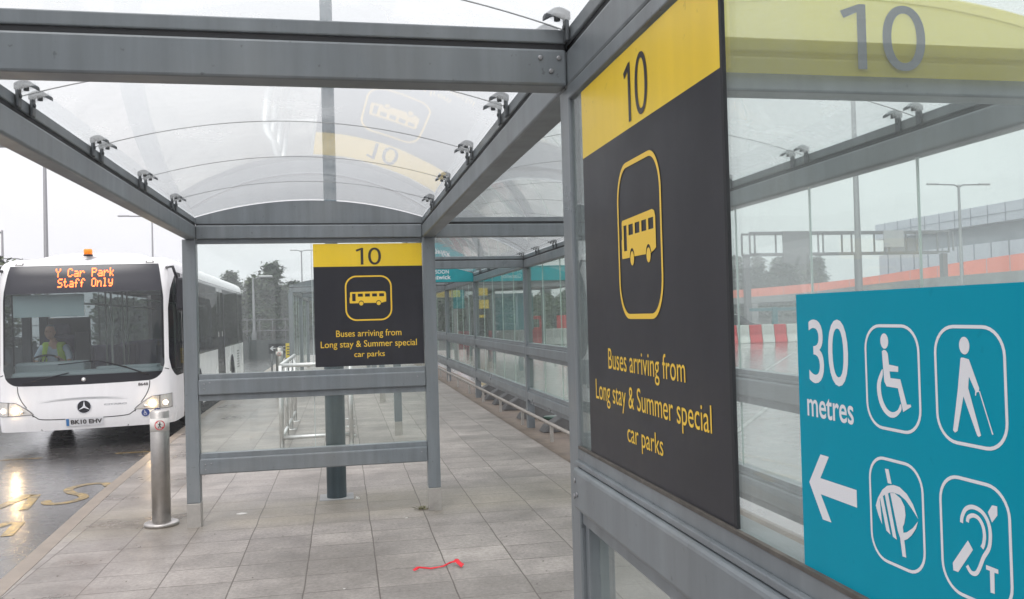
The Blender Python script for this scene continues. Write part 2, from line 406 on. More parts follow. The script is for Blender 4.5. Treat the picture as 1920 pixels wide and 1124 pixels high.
def smooth2(pts, k=4, closed=True):
    n = len(pts); out = []
    rng = range(n) if closed else range(n - 1)
    for i in rng:
        g = (lambda j: pts[j % n]) if closed else (lambda j: pts[max(0, min(n - 1, j))])
        p0, p1, p2, p3 = g(i - 1), g(i), g(i + 1), g(i + 2)
        for s in range(k):
            t = s / k
            out.append(tuple(.5 * ((2 * p1[d]) + (-p0[d] + p2[d]) * t + (2 * p0[d] - 5 * p1[d] + 4 * p2[d] - p3[d]) * t * t + (-p0[d] + 3 * p1[d] - 3 * p2[d] + p3[d]) * t ** 3) for d in (0, 1)))
    if not closed: out.append(pts[-1])
    return out

def rrect(x0, x1, y0, y1, r, n=8):
    o = []
    for cx, cy, a in ((x1 - r, y1 - r, 0), (x0 + r, y1 - r, 90), (x0 + r, y0 + r, 180), (x1 - r, y0 + r, 270)):
        for k in range(n + 1):
            t = R(a + 90 * k / n); o.append((cx + r * math.cos(t), cy + r * math.sin(t)))
    return o
def circ(cx, cy, rx, ry=None, n=24):
    ry = ry or rx
    return [(cx + rx * math.cos(2 * math.pi * k / n), cy + ry * math.sin(2 * math.pi * k / n)) for k in range(n)]

def stroke(bm, fr, pts, w, lift=.0015, k=5, caps=True):
    """band of constant width along an open smooth path"""
    c = smooth2(pts, k, False); L_, R_ = [], []
    for i, p in enumerate(c):
        a = c[max(0, i - 1)]; b = c[min(len(c) - 1, i + 1)]
        dx, dy = b[0] - a[0], b[1] - a[1]; l = math.hypot(dx, dy) or 1
        ww = w[0] + (w[1] - w[0]) * i / (len(c) - 1) if isinstance(w, tuple) else w
        L_.append((p[0] - dy / l * ww / 2, p[1] + dx / l * ww / 2)); R_.append((p[0] + dy / l * ww / 2, p[1] - dx / l * ww / 2))
    vl = [bm.verts.new(fr(a, b, lift)) for a, b in L_]; vr = [bm.verts.new(fr(a, b, lift)) for a, b in R_]
    for i in range(len(c) - 1): bm.faces.new((vl[i], vl[i + 1], vr[i + 1], vr[i]))

def text2d(s, bold=0.0):
    cu = bpy.data.curves.new('t', 'FONT'); cu.body = s; cu.align_x = 'LEFT'; cu.resolution_u = 5; cu.offset = bold
    o = bpy.data.objects.new('t', cu); COL.objects.link(o)
    dg = bpy.context.evaluated_depsgraph_get(); dg.update()
    me = bpy.data.meshes.new_from_object(o.evaluated_get(dg))
    vs = [(v.co.x, v.co.y) for v in me.vertices]; fs = [tuple(p.vertices) for p in me.polygons]
    bpy.data.objects.remove(o); bpy.data.curves.remove(cu); bpy.data.meshes.remove(me)
    return vs, fs

def write(bm, fr, s, u0, u1, v0, v1, lift=.0015, bold=0.0, cap=False):
    """text stretched into the box u0..u1, v0..v1 (v over the extent of its glyphs)"""
    vs, fs = text2d(s, bold)
    xa, xb = min(v[0] for v in vs), max(v[0] for v in vs); ya, yb = min(v[1] for v in vs), max(v[1] for v in vs)
    out = [bm.verts.new(fr(u0 + (x - xa) / (xb - xa) * (u1 - u0), v0 + (y - ya) / (yb - ya) * (v1 - v0), lift)) for x, y in vs]
    for f in fs:
        try: bm.faces.new([out[i] for i in f])
        except ValueError: pass

def ten(bm, f, u0, u1, v0, v1, lift, wt=.17):
    """the number 10: a flagged 1 and an oval 0 filling the box"""
    W_, H_ = u1 - u0, v1 - v0
    s = wt * W_ * .62
    x1 = u0 + .30 * W_
    flat(bm, f, [[(x1 - s, v0), (x1, v0), (x1, v1), (x1 - s * .75, v1), (u0, v1 - .115 * H_), (u0 + .04 * W_, v1 - .225 * H_), (x1 - s, v1 - .13 * H_)]], lift)
    cx, rx, ry = u0 + .745 * W_, .255 * W_, H_ / 2 * 1.015
    def sup(rx, ry): return [(cx + rx * math.copysign(abs(math.cos(2 * math.pi * k / 40)) ** .92, math.cos(2 * math.pi * k / 40)), (v0 + v1) / 2 + ry * math.copysign(abs(math.sin(2 * math.pi * k / 40)) ** .92, math.sin(2 * math.pi * k / 40))) for k in range(40)]
    flat(bm, f, [sup(rx, ry), list(reversed(sup(rx - s, ry - s * .8)))], lift)

# ------------------------------------------------------------------ world, sun, camera
w = bpy.data.worlds.new("World"); sc.world = w; w.use_nodes = True
N, L = w.node_tree.nodes, w.node_tree.links
bg = N['Background']; sky = N.new('ShaderNodeTexSky'); sky.sky_type = 'NISHITA'; sky.sun_disc = False
sky.sun_elevation = R(48); sky.sun_rotation = R(200); sky.air_density = 1.5; sky.dust_density = 5
hs = N.new('ShaderNodeHueSaturation'); hs.inputs['Saturation'].default_value = .12
L.new(sky.outputs[0], hs.inputs['Color'])
# the overcast layer: soft uneven cloud
tcw = N.new('ShaderNodeTexCoord'); cn = N.new('ShaderNodeTexNoise'); cn.inputs['Scale'].default_value = 2.2; cn.inputs['Detail'].default_value = 5
mpw = N.new('ShaderNodeMapping'); mpw.inputs['Scale'].default_value = (1, 1, 2.5); L.new(tcw.outputs['Generated'], mpw.inputs['Vector'])
L.new(mpw.outputs[0], cn.inputs['Vector'])
cr = N.new('ShaderNodeValToRGB'); cr.color_ramp.elements[0].position = .3; cr.color_ramp.elements[1].position = .7
cr.color_ramp.elements[0].color = (.87, .865, .9, 1); cr.color_ramp.elements[1].color = (.95, .945, .975, 1)
L.new(cn.outputs['Fac'], cr.inputs['Fac'])
sc10 = N.new('ShaderNodeVectorMath'); sc10.operation = 'SCALE'; sc10.inputs['Scale'].default_value = 9.6
L.new(cr.outputs[0], sc10.inputs[0])
sz = N.new('ShaderNodeSeparateXYZ'); L.new(tcw.outputs['Generated'], sz.inputs[0])
sq = N.new('ShaderNodeMath'); sq.operation = 'POWER'; sq.inputs[1].default_value = 2
ab = N.new('ShaderNodeMath'); ab.operation = 'MAXIMUM'; ab.inputs[1].default_value = 0; L.new(sz.outputs['Z'], ab.inputs[0]); L.new(ab.outputs[0], sq.inputs[0])
sm = N.new('ShaderNodeMath'); sm.operation = 'MULTIPLY_ADD'; sm.inputs[1].default_value = 9.5; sm.inputs[2].default_value = 6.85; L.new(sq.outputs[0], sm.inputs[0])
L.new(sm.outputs[0], sc10.inputs['Scale'])
mxw = N.new('ShaderNodeMix'); mxw.data_type = 'RGBA'; mxw.inputs[0].default_value = .9
L.new(hs.outputs[0], mxw.inputs[6]); L.new(sc10.outputs[0], mxw.inputs[7]); L.new(mxw.outputs[2], bg.inputs['Color'])
bg.inputs['Strength'].default_value = .1
sun = bpy.data.lights.new('sun', 'SUN'); sun.energy = .7; sun.angle = R(25); sun.color = (1, .97, .93)
so = bpy.data.objects.new('sun', sun); COL.objects.link(so)
so.rotation_euler = Vector((-.35, -.6, 1.0)).to_track_quat('Z', 'Y').to_euler()

yaw, pitch, roll, H = .1961, .0183, -.0269, 1.72
fw = Vector((math.sin(yaw) * math.cos(pitch), math.cos(yaw) * math.cos(pitch), math.sin(pitch)))
r0 = Vector((math.cos(yaw), -math.sin(yaw), 0)); u0 = r0.cross(fw)
cr_, sr_ = math.cos(roll), math.sin(roll)
rr_ = r0 * cr_ + u0 * sr_; uu_ = -r0 * sr_ + u0 * cr_
cam = bpy.data.cameras.new('camera'); co = bpy.data.objects.new('camera', cam); COL.objects.link(co)
co.matrix_world = Matrix(((rr_.x, uu_.x, -fw.x, 0), (rr_.y, uu_.y, -fw.y, 0), (rr_.z, uu_.z, -fw.z, H), (0, 0, 0, 1)))
cam.sensor_width = 36; cam.lens = 36 * 1601.5 / 1920; cam.clip_start = .05; cam.clip_end = 2000
sc.camera = co
sc.view_settings.view_transform = 'Standard'; sc.view_settings.look = 'None'; sc.view_settings.exposure = .75; sc.view_settings.gamma = 1
cy = sc.cycles
cy.max_bounces = 8; cy.transparent_max_bounces = 40; cy.glossy_bounces = 4; cy.transmission_bounces = 6; cy.diffuse_bounces = 3
cy.use_denoising = True; cy.caustics_reflective = True; cy.caustics_refractive = False; cy.sample_clamp_indirect = 8

# ------------------------------------------------------------------ ground
ZR = -.12
g = bmesh.new(); S = 290
vs = [g.verts.new(p) for p in ((-S, -S, ZR), (S, -S, ZR), (S, S, ZR), (-S, S, ZR))]; g.faces.new(vs)
tag(obj('road', g, 'asphalt'), kind='structure')
KP = [(-2.3, -6), (-2.3, 2), (-2.28, 5), (-2.38, 7), (-2.52, 9.4), (-2.6, 12), (-2.66, 15), (-2.7, 19), (-2.72, 24), (-2.72, 44)]
def kx(y):
    for (xa, ya), (xb, yb) in zip(KP, KP[1:]):
        if ya <= y <= yb: return xa + (xb - xa) * (y - ya) / (yb - ya)
    return KP[-1][0]
XP = 3.35
pv = bmesh.new()
ys = [-6 + k * .5 for k in range(101)]
a = [pv.verts.new((kx(y) + .14, y, 0)) for y in ys]; b = [pv.verts.new((XP, y, 0)) for y in ys]
b2 = [pv.verts.new((XP, y, ZR - .05)) for y in ys]
for i in range(len(ys) - 1):
    pv.faces.new((a[i], b[i], b[i + 1], a[i + 1])); pv.faces.new((b[i], b2[i], b2[i + 1], b[i + 1]))
pv.faces.new((a[-1], b[-1], b2[-1], pv.verts.new((kx(44) + .14, 44, ZR - .05))))
tag(obj('pavement', pv, 'paving'), kind='structure')
kb = bmesh.new()
prof = [(0, ZR - .05), (0, -.012), (.008, .0), (.137, .001), (.137, ZR - .05)]
prev = None
for y in ys:
    ring = [kb.verts.new((kx(y) + p, y, z)) for p, z in prof]
    if prev:
        for k in range(len(ring) - 1): kb.faces.new((prev[k], prev[k + 1], ring[k + 1], ring[k]))
    prev = ring
tag(obj('kerb', kb, 'kerbstone'), kind='structure')
# brown gutter strip under the glass wall
st = bmesh.new()
v = [st.verts.new(p) for p in ((2.52, 3, .004), (3.3, 3, .004), (3.3, 43, .004), (2.56, 43, .004))]; st.faces.new(v)
M['gutter'] = mat('gutter_paving', (.13, .1, .075), .7, 0, .4, 3, .2, 60)
tag(obj('paving_strip', st, 'gutter'), kind='structure')

def ground_poly(name, polys, m, z=ZR + .004):
    g = bmesh.new()
    for P in polys:
        tri = tessellate_polygon([[Vector((x, y, 0)) for x, y in P]])
        vv = [g.verts.new((x, y, z)) for x, y in P]
        for t in tri: g.faces.new([vv[i] for i in t])
    for f in g.faces:
        f.normal_update()
        if f.normal.z < 0: f.normal_flip()
    return tag(obj(name, g, m), kind='structure')
def band2(pts, w):
    c = smooth2(pts, 5, False); A, B = [], []
    for i, p in enumerate(c):
        q = c[max(0, i - 1)]; s = c[min(len(c) - 1, i + 1)]
        dx, dy = s[0] - q[0], s[1] - q[1]; l = math.hypot(dx, dy) or 1
        A.append((p[0] - dy / l * w / 2, p[1] + dx / l * w / 2)); B.append((p[0] + dy / l * w / 2, p[1] - dx / l * w / 2))
    return [(A[i], A[i + 1], B[i + 1], B[i]) for i in range(len(A) - 1)]

# ------------------------------------------------------------------ shelter kit
XL, XR, XW = -1.27, .77, 2.77
YS = [-2.43, 2.65, 7.69, 12.73, 17.85, 22.93, 28.0, 33.1, 38.2]
HP = .055
def post(par, x, y, sleeve=True, z0=0, z1=2.438):
    o = obj('post', box(x - HP, x + HP, y - HP, y + HP, z0 + (.2 if sleeve else 0), z1, .006), 'frame', par)
    if sleeve:
        obj('post_sleeve', box(x - HP - .002, x + HP + .002, y - HP - .002, y + HP + .002, z0 - .01, z0 + .2, .005), 'sleeve', o)
    return o
def beam_y(par, x, y0, y1, name='side_beam'):
    xa = x - .038 if x < 0 else x - HP
    b_ = bmesh.new(); bx(b_, xa, x + HP, y0, y1, 2.44, 2.556, .012, 0, 3); bx(b_, xa + .004, x + HP - .004, y0, y1, 2.577, 2.626, .005)
    o = obj(name, b_, 'frame', par)
    obj('beam_groove', box(xa + .012, x + HP - .012, y0 + .01, y1 - .01, 2.5555, 2.578), 'groove', o)
    return o
def beam_x(par, x0, x1, y, name='cross_beam', arch=None):
    b_ = bmesh.new(); bx(b_, x0, x1, y - HP + .004, y + HP - .004, 2.44, 2.556, .008)
    if arch is None: bx(b_, x0, x1, y - .047, y + .047, 2.575, 2.62, .005)
    o = obj(name, b_, 'frame', par)
    obj('beam_groove', box(x0 + .001, x1 - .001, y - .04, y + .04, 2.5555, 2.5755 if arch is None else 2.571), 'groove', o)
    return o
def arch_z(x, xa, xb, z0=2.628, rise=.155):
    t = (x - (xa + xb) / 2) / ((xb - xa) / 2)
    return z0 + rise * (1 - t * t)
def arch_plate(x0, x1, y, zb, z0, rise, th=.012):
    b_ = bmesh.new(); n = 28; rows = []
    for k in range(n + 1):
        x = x0 + (x1 - x0) * k / n; zt = arch_z(x, x0, x1, z0, rise)
        rows.append([b_.verts.new((x, y - th / 2, zb)), b_.verts.new((x, y - th / 2, zt)), b_.verts.new((x, y + th / 2, zt)), b_.verts.new((x, y + th / 2, zb))])
    for p, q in zip(rows, rows[1:]):
        for k in range(4): b_.faces.new((p[k], p[(k + 1) % 4], q[(k + 1) % 4], q[k]))
    b_.faces.new(rows[0]); b_.faces.new(rows[-1])
    return b_
def roof_sheet(par, xa, xb, y0, y1, m='roof'):
    b_ = bmesh.new(); n = 22; rows = []
    for k in range(n + 1):
        x = xa + (xb - xa) * k / n; z = arch_z(x, xa, xb)
        rows.append((b_.verts.new((x, y0, z)), b_.verts.new((x, y1, z))))
    for p, q in zip(rows, rows[1:]): b_.faces.new((p[0], q[0], q[1], p[1]))
    return obj('roof_panel', b_, m, par, True)
def roof_joint(par, xa, xb, y, w=.0022):
    b_ = bmesh.new(); n = 28; rows = []
    for k in range(n + 1):
        x = xa + (xb - xa) * k / n; z = arch_z(x, xa, xb)
        rows.append([b_.verts.new((x, y + dy, z + dz)) for dy, dz in ((-w, -.001), (w, -.001), (w, .003), (-w, .003))])
    for p, q in zip(rows, rows[1:]):
        for k in range(4): b_.faces.new((p[k], p[(k + 1) % 4], q[(k + 1) % 4], q[k]))
    return obj('roof_joint', b_, 'rjoint', par)
def clamp_mesh(s):
    """bracket bolted to the beam face, a curved jaw reaching over the sheet; s = side the sheet lies on"""
    b_ = bmesh.new()
    def P(x0, x1, y0, y1, z0, z1, bev=.003): bx(b_, min(x0 * s, x1 * s), max(x0 * s, x1 * s), y0, y1, z0, z1, bev)
    P(.0, .014, -.021, .021, -.062, .026, .004)
    n = 10; rings = []
    for i in range(n + 1):
        t = i / n; x = (-.004 + .094 * t) * s; z = .028 + .026 * math.sin(math.pi * min(1, t * 1.25) * .62) - .03 * t * t
        hw = .023 * (1 - .25 * t); th = .015 * (1 - .45 * t)
        rings.append([b_.verts.new((x, dy * hw, z + dz)) for dy, dz in ((-1, -th), (-1, th * .5), (-.6, th), (.6, th), (1, th * .5), (1, -th))])
    for p, q in zip(rings, rings[1:]):
        for k in range(6): b_.faces.new((p[k], p[(k + 1) % 6], q[(k + 1) % 6], q[k]))
    b_.faces.new(rings[0]); b_.faces.new(rings[-1])
    tube(b_, [(.04 * s, 0, .04), (.04 * s, 0, .012)], .012, 8)
    tube(b_, [(.013 * s, 0, -.012), (.02 * s, 0, -.012)], .009, 8)
    return b_
CL = {}
for s in (1, -1):
    b_ = clamp_mesh(s); me = bpy.data.meshes.new('roof_clamp'); bmesh.ops.recalc_face_normals(b_, faces=b_.faces); b_.to_mesh(me); b_.free(); me.materials.append(M['clamp']); CL[s] = me
def clamp(par, x, y, s):
    o = bpy.data.objects.new('roof_clamp', CL[s]); COL.objects.link(o); o.parent = par; o.location = (x, y, 2.628); o.scale = (.86, .9, .9)
def roof_bay(par, xa, xb, y0, y1, nclamp=(True, True), m='roof', clamps=True):
    n = 5; ia, ib = xa + .03, xb - .03
    for k in range(n):
        a_, b_ = y0 + (y1 - y0) * k / n, y0 + (y1 - y0) * (k + 1) / n
        roof_sheet(par, ia, ib, a_ + .006, b_ - .006, m)
        roof_joint(par, ia, ib, a_)
        if clamps:
            for dy in (-.07, .085):
                if k == 0 and dy < 0 and y0 < 0: continue
                if nclamp[0]: clamp(par, xa + HP, a_ + dy, 1)
                if nclamp[1]: clamp(par, xb - HP, a_ + dy, -1)
def pane_y(par, x, y0, y1, z0, z1, m='glass', th=.01, n=5):
    """glass wall along y, cut into n panes"""
    for k in range(n):
        a_, b_ = y0 + (y1 - y0) * k / n + .003, y0 + (y1 - y0) * (k + 1) / n - .003
        p = obj('glass_pane', box(x - th / 2, x + th / 2, a_, b_, z0, z1), m, par)
        e = bmesh.new()
        for q in ((a_ - .002, a_),) if k else ():
            bx(e, x - th / 2 - .0015, x + th / 2 + .0015, q[0] - .003, q[0] + .003, z0, z1)
        if len(e.faces): obj('pane_edge', e, 'seam', p)
        else: e.free()
def rail_y(par, x, y0, y1, zt, side=-1, name='mid_rail'):
    """box rail with stepped lip: rounded box below, ledge and upright lip above"""
    b_ = bmesh.new()
    xa, xb = x - .075, x + .05
    bx(b_, xa, xb, y0, y1, zt - .185, zt - .055, .014, 0, 3)
    bx(b_, xa + .012, xb - .01, y0, y1, zt - .052, zt - .036, .003)
    bx(b_, xa + .024, xb - .02, y0, y1, zt - .037, zt, .003)
    bx(b_, xa + .03, xb - .03, y0, y1, zt - .235, zt - .187, .002)
    o = obj(name, b_, 'frame', par)
    obj('rail_groove', box(xa + .02, xb - .02, y0, y1, zt - .06, zt - .0505), 'groove', o)
    return o
def rail_x(par, x0, x1, y, zt, name='mid_rail'):
    b_ = bmesh.new()
    bx(b_, x0, x1, y - .07, y + .05, zt - .175, zt - .042, .012, 0, 3)
    bx(b_, x0 + .001, x1 - .001, y - .045, y + .04, zt - .045, zt, .003)
    if zt > 1: bx(b_, x0 + .001, x1 - .001, y - .045, y + .04, zt - .225, zt - .176, .002)
    return obj(name, b_, 'frame', par)
def screws(par, pts, r=.008):
    for p, n in pts:
        b_ = bmesh.new(); q = Vector(p); nn = Vector(n)
        tube(b_, [q, q + nn * .003, q + nn * .004], r, 12, radii=[r, r, r * .6])
        tube(b_, [q + nn * .0041, q + nn * .0046], r * .35, 6)
        obj('screw', b_, 'screw', par)

# ------------------------------------------------------------------ near shelter (kerb side aisle)
sh = tag(empty('bus_shelter', (XR, 2.65, 0)), 'nearest grey shelter framing the view, arched clear roof and dark boards marked 10', 'bus shelter')
KEEP = []
def under(o): KEEP.append(o); return o
class Off:  # parts are modelled in world coordinates; shift them when the thing is finished
    pass
def settle(root):
    """keep children where they were modelled although the empty stands at the thing's base"""
    inv = Matrix.LocRotScale(root.location, root.rotation_euler.to_quaternion(), None).inverted()
    for ch in root.children: ch.matrix_parent_inverse = inv
for x in (XL, XR):
    for y in YS[:3]: post(sh, x, y)
for x in (XL, XR):
    for y0, y1 in ((YS[0] + .0, YS[1] - .0), (YS[1], YS[2])):
        beam_y(sh, x, y0 + (.002 if y0 > 0 else 0), y1 + (HP if y1 > 5 else 0))
for y in YS[:2]: beam_x(sh, XL + HP + .002, XR - HP - .002, y)
beam_x(sh, XL + HP + .002, XR - HP - .002, YS[2], arch=True)
obj('arch_fascia', arch_plate(XL + .03, XR - .03, YS[2], 2.572, 2.622, .154), 'frame', sh)
for y0, y1 in zip(YS[:2], YS[1:3]): roof_bay(sh, XL, XR, y0 + .0, y1)
# end frame: two rails, two glass pairs
e0, e1 = XL + HP + .002, XR - HP - .002
rail_x(sh, e0, e1, YS[2], 1.285); rail_x(sh, e0, e1, YS[2], .615, 'low_rail')
for (z0, z1) in ((1.26, 2.445), (.6, 1.075)):
    for xa, xb in ((e0, -.262), (-.254, e1)):
        p = obj('glass_pane', box(xa, xb, YS[2] - .008, YS[2] + .002, z0, z1), 'glass', sh)
    obj('pane_edge', box(-.2605, -.2555, YS[2] - .01, YS[2] + .004, z0, z1), 'seam', p)
hb = bmesh.new(); bx(hb, e0, e1, YS[2] - .02, YS[2] + .02, 2.4, 2.438, .002); obj('glazing_bead', hb, 'frame', sh)
# long wall on the right from the near post towards the camera
rail_y(sh, .767, YS[0] + HP, YS[1] - HP - .002, 1.297)
rail_y(sh, .767, YS[0] + HP, YS[1] - HP - .002, .615, name='low_rail')
pane_y(sh, .7295, YS[0] + HP, 2.594, 1.28, 2.415, 'glass_n', .009, 5)
pane_y(sh, .765, YS[0] + HP, 2.55, .56, 1.07, 'glass_n', .009, 5)
hb = bmesh.new(); bx(hb, .712, .80, YS[0] + HP, YS[1] - HP, 2.396, 2.438, .004); bx(hb, .73, .80, 2.555, 2.593, .56, 1.062, .002); bx(hb, .744, .80, 2.52, 2.593, 1.297, 2.396, .002)
obj('glazing_bead', hb, 'frame', sh)
F = YS[1] - HP + .004
screws(sh, [((.628, F, 2.527), (0, -1, 0)), ((.688, F, 2.527), (0, -1, 0)), ((.662, F, 2.485), (0, -1, 0)),
            ((.60, F + .012, 2.6), (0, -1, 0)), ((.63, F + .012, 2.6), (0, -1, 0)),
            ((.692, 2.56, 1.205), (-1, 0, 0)), ((.692, 2.54, 1.165), (-1, 0, 0)), ((.692, 2.57, 1.155), (-1, 0, 0))])
Fy = YS[2] - .07
screws(sh, [((x, Fy, z), (0, -1, 0)) for x, z in ((-1.165, 1.205), (-1.165, 1.165), (-1.12, 1.215), (.64, 1.2), (-1.165, .525), (-1.12, .53), (.66, .53), (-1.165, .485))], .006)

# ------------------------------------------------------------------ covered walkway (right aisle)
wk = tag(empty('covered_walkway', (XW, 12.73, 0)), 'long glazed walkway right of the shelter, running away under weathered arched roofs', 'covered walkway')
for i, y in enumerate(YS[:8]):
    post(wk, XW, y, sleeve=False)
for y in YS[3:8]: post(wk, XR, y)
for y0, y1 in zip(YS[:7], YS[1:8]):
    beam_y(wk, XW, y0, y1 - .002)
    if y0 > 7: beam_y(wk, XR, y0 + (.06 if y0 < 8 else 0), y1 - .002)
    near = y0 < 7
    roof_bay(wk, XR, XW, y0, y1, (near, True) if y0 < 20 else (False, True), 'roof' if y0 < 2 else 'roof_far', y0 < 20)
    rail_y(wk, XW + .02, y0 + HP, y1 - HP, 1.297); rail_y(wk, XW + .02, y0 + HP, y1 - HP, .615, name='low_rail')
    np_ = 5 if y0 < 18 else 2
    pane_y(wk, XW, y0 + HP, y1 - HP, 1.28, 2.44, 'glass_w' if y0 > 7 else 'glass', .01, np_)
    pane_y(wk, XW, y0 + HP, y1 - HP, .6, 1.07, 'glass_w' if y0 > 7 else 'glass', .01, np_)
for y in YS[1:8]: beam_x(wk, XR + HP + .002, XW - HP - .002, y)
settle(wk)

# yellow number fascia over the walkway, beside the near post
yf = tag(empty('number_fascia', (1.77, 2.62, 2.46)), 'pale yellow arched fascia numbered 10 seen through the near glass, top right', 'number fascia')
b_ = bmesh.new(); prev = None
for k in range(33):
    x = XR + .06 + (XW - XR - .12) * k / 32; q = [b_.verts.new((x, YS[1] - .075, z)) for z in (2.492, arch_z(x, XR + .06, XW - .06, 2.635, .155))]
    if prev: b_.faces.new((prev[0], q[0], q[1], prev[1]))
    prev = q
obj('fascia_panel', b_, 'yfilm', yf)
FR = Frame2((0, YS[1] - .075 - .004, 0), (1, 0, 0), (0, 0, 1), (0, -1, 0))
b_ = bmesh.new(); ten(b_, FR.p, 1.655, 1.975, 2.515, 2.735, .002)
obj('number', b_, mat('lettering_grey', (.13, .14, .15), .5), yf); settle(yf)

# teal fascia over the third frame
tf = tag(empty('teal_fascia', (1.77, 17.78, 2.46)), 'teal arched fascia with white lettering, far down the walkway', 'teal fascia')
obj('fascia_panel', arch_plate(XR + .05, XW - .05, 17.775, 2.45, 2.62, .17, .01), 'teal', tf)
FR = Frame2((0, 17.77, 0), (1, 0, 0), (0, 0, 1), (0, -1, 0))
b_ = bmesh.new(); write(b_, FR.p, 'OPEN SOON', 1.62, 2.2, 2.625, 2.705, .002, .01); write(b_, FR.p, 'Gatwick', 1.78, 2.24, 2.505, 2.6, .002, .02)
obj('lettering', b_, 'white_vinyl', tf); settle(tf)

# ------------------------------------------------------------------ dark boards "10"
def bus_icon(b1, b2, P, sx=1, cx=.47):
    f = lambda u, v, l=0: P(cx + (u - cx) * sx, v, l)
    body = [(.311, .645), (.316, .651), (.60, .655), (.618, .65), (.626, .636), (.626, .563), (.60, .556), (.575, .555)]
    body += [(.5595 + .023 * math.cos(R(a)), .552 + .023 * math.sin(R(a))) for a in range(0, 181, 20)]
    body += [(.43, .553)] + [(.407 + .023 * math.cos(R(a)), .552 + .023 * math.sin(R(a))) for a in range(0, 181, 20)] + [(.31, .552), (.306, .556), (.306, .6), (.311, .605)]
    holes = [[(.329, .571), (.329, .637), (.359, .637), (.359, .571)]]
    for x in (.379, .441, .503, .565): holes.append([(x, .609), (x, .636), (x + .043, .636), (x + .043, .609)])
    flat(b1, f, [body] + holes)
    for x in (.407, .5595): flat(b1, f, [circ(x, .549, .018)])
def board(name, fr, label, sx, tx, w=.955):
    P = fr.p
    root = tag(empty(name, fr.o), label, 'sign', 'dark bus boards numbered 10')
    def slab(u0, u1, v0, v1, l0, l1):
        b_ = bmesh.new(); vv = [b_.verts.new(P(u, v, l)) for u in (u0, u1) for v in (v0, v1) for l in (l0, l1)]
        for q in ((0, 1, 3, 2), (4, 6, 7, 5), (0, 4, 5, 1), (2, 3, 7, 6), (0, 2, 6, 4), (1, 5, 7, 3)): b_.faces.new([vv[i] for i in q])
        return b_
    obj('board_panel', slab(0, w, 0, .878, -.006, 0), 'black_board', root)
    obj('number_band', slab(0, w, .878, 1.08, -.006, 0), 'yellow', root)
    b_ = bmesh.new(); c = .4725
    ten(b_, P, c - .105 * sx, c + .117 * sx, .893, 1.042, .0012)
    obj('number', b_, 'dtext', root)
    b_ = bmesh.new()
    x0, x1 = c - .205 * sx, c + .205 * sx
    f = lambda u, v, l=0: P(c + (u - c) * sx, v, l)
    flat(b_, f, [rrect(c - .205, c + .205, .396, .796, .1, 10), list(reversed(rrect(c - .192, c + .192, .409, .783, .088, 10)))])
    bus_icon(b_, None, P, sx)
    obj('bus_pictogram', b_, 'ytext', root)
    g_ = lambda u, v, l=0: P(c + (u - c) * tx, v, l)
    for tx_, a_ in (('Buses arriving from', (.183, .753, .24, .316)), ('Long stay & Summer special', (.049, .888, .147, .223)), ('car parks', (.336, .602, .062, .127))):
        b_ = bmesh.new(); write(b_, g_, tx_, *a_, .001, .0); obj('lettering', b_, 'ytext', root)
    settle(root); return root
FN = Frame2((.7205, 2.472, 1.306), (0, -1, 0), (0, 0, 1), (-1, 0, 0))
board('bus_board', FN, 'large dark board numbered 10 close up on the glass right of the near post', .77, .95)
FB = Frame2((-.243, YS[2] - .018, 1.31), (1, 0, 0), (0, 0, 1), (0, -1, 0))
board('bus_board', FB, 'smaller dark board numbered 10 in the end frame, in front of the round column', 1.0, 1.0, .952)
b_ = bmesh.new(); bx(b_, .7187, .7262, 1.5045, 1.5155, 1.306, 2.395)
KT = obj('board_trim', b_, 'groove', sh)
b_ = bmesh.new(); bx(b_, .7135, .7235, YS[0] + HP, 2.594, 1.2965, 1.3055, .001); obj('glazing_gasket', b_, mat('gasket_dirty', (.09, .08, .07), .8, 0, .3, 30), sh)

# ------------------------------------------------------------------ blue access sign
PA = Frame2((.7240, 1.27, 1.31), (0, -1, 0), (0, 0, 1), (-1, 0, 0)); P = PA.p
ac = tag(empty('access_sign', PA.o), 'blue sticker with 30 metres, arrow and four white accessibility symbols', 'sign')
b_ = bmesh.new()
bx(b_, .7222, .7248, .78, 1.27, 1.303, 1.741)
obj('sign_panel', b_, 'teal_blue', ac)
LF = .0022
b_ = bmesh.new(); write(b_, P, '30', .034, .1412, .291, .3905, LF, .0); obj('lettering', b_, 'white_vinyl', ac)
b_ = bmesh.new(); write(b_, P, 'metres', .0245, .1499, .2375, .2705, LF, .012); obj('lettering', b_, 'white_vinyl', ac)
b_ = bmesh.new(); flat(b_, P, [[(0.0579, 0.1813), (0.0813, 0.181), (0.0556, 0.1441), (0.151, 0.1442), (0.1507, 0.1188), (0.0552, 0.1192), (0.0827, 0.0817), (0.0588, 0.0809), (0.0227, 0.1322)]], LF)
obj('arrow', b_, 'white_vinyl', ac)
def frame_ring(b_, x0, x1, y0, y1, r=.035, w_=.0042):
    flat(b_, P, [rrect(x0, x1, y0, y1, r), list(reversed(rrect(x0 + w_, x1 - w_, y0 + w_, y1 - w_, r - w_)))], LF)
b_ = bmesh.new(); frame_ring(b_, .182, .299, .240, .384)
flat(b_, P, [circ(.2273, .3611, .0086, .0105)], LF)
flat(b_, P, [[(0.2213, 0.3472), (.226, .3492), (0.2305, 0.3483), (0.2341, 0.3444), (0.2359, 0.3296), (0.2552, 0.3279), (0.2548, 0.3208), (0.2366, 0.3205), (0.2379, 0.3115), (0.2587, 0.3113), (0.2703, 0.2791), (0.2782, 0.2797), (0.279, 0.2769), (0.2624, 0.2685), (0.2531, 0.299), (0.2291, 0.2997), (0.2242, 0.3061)]], LF)
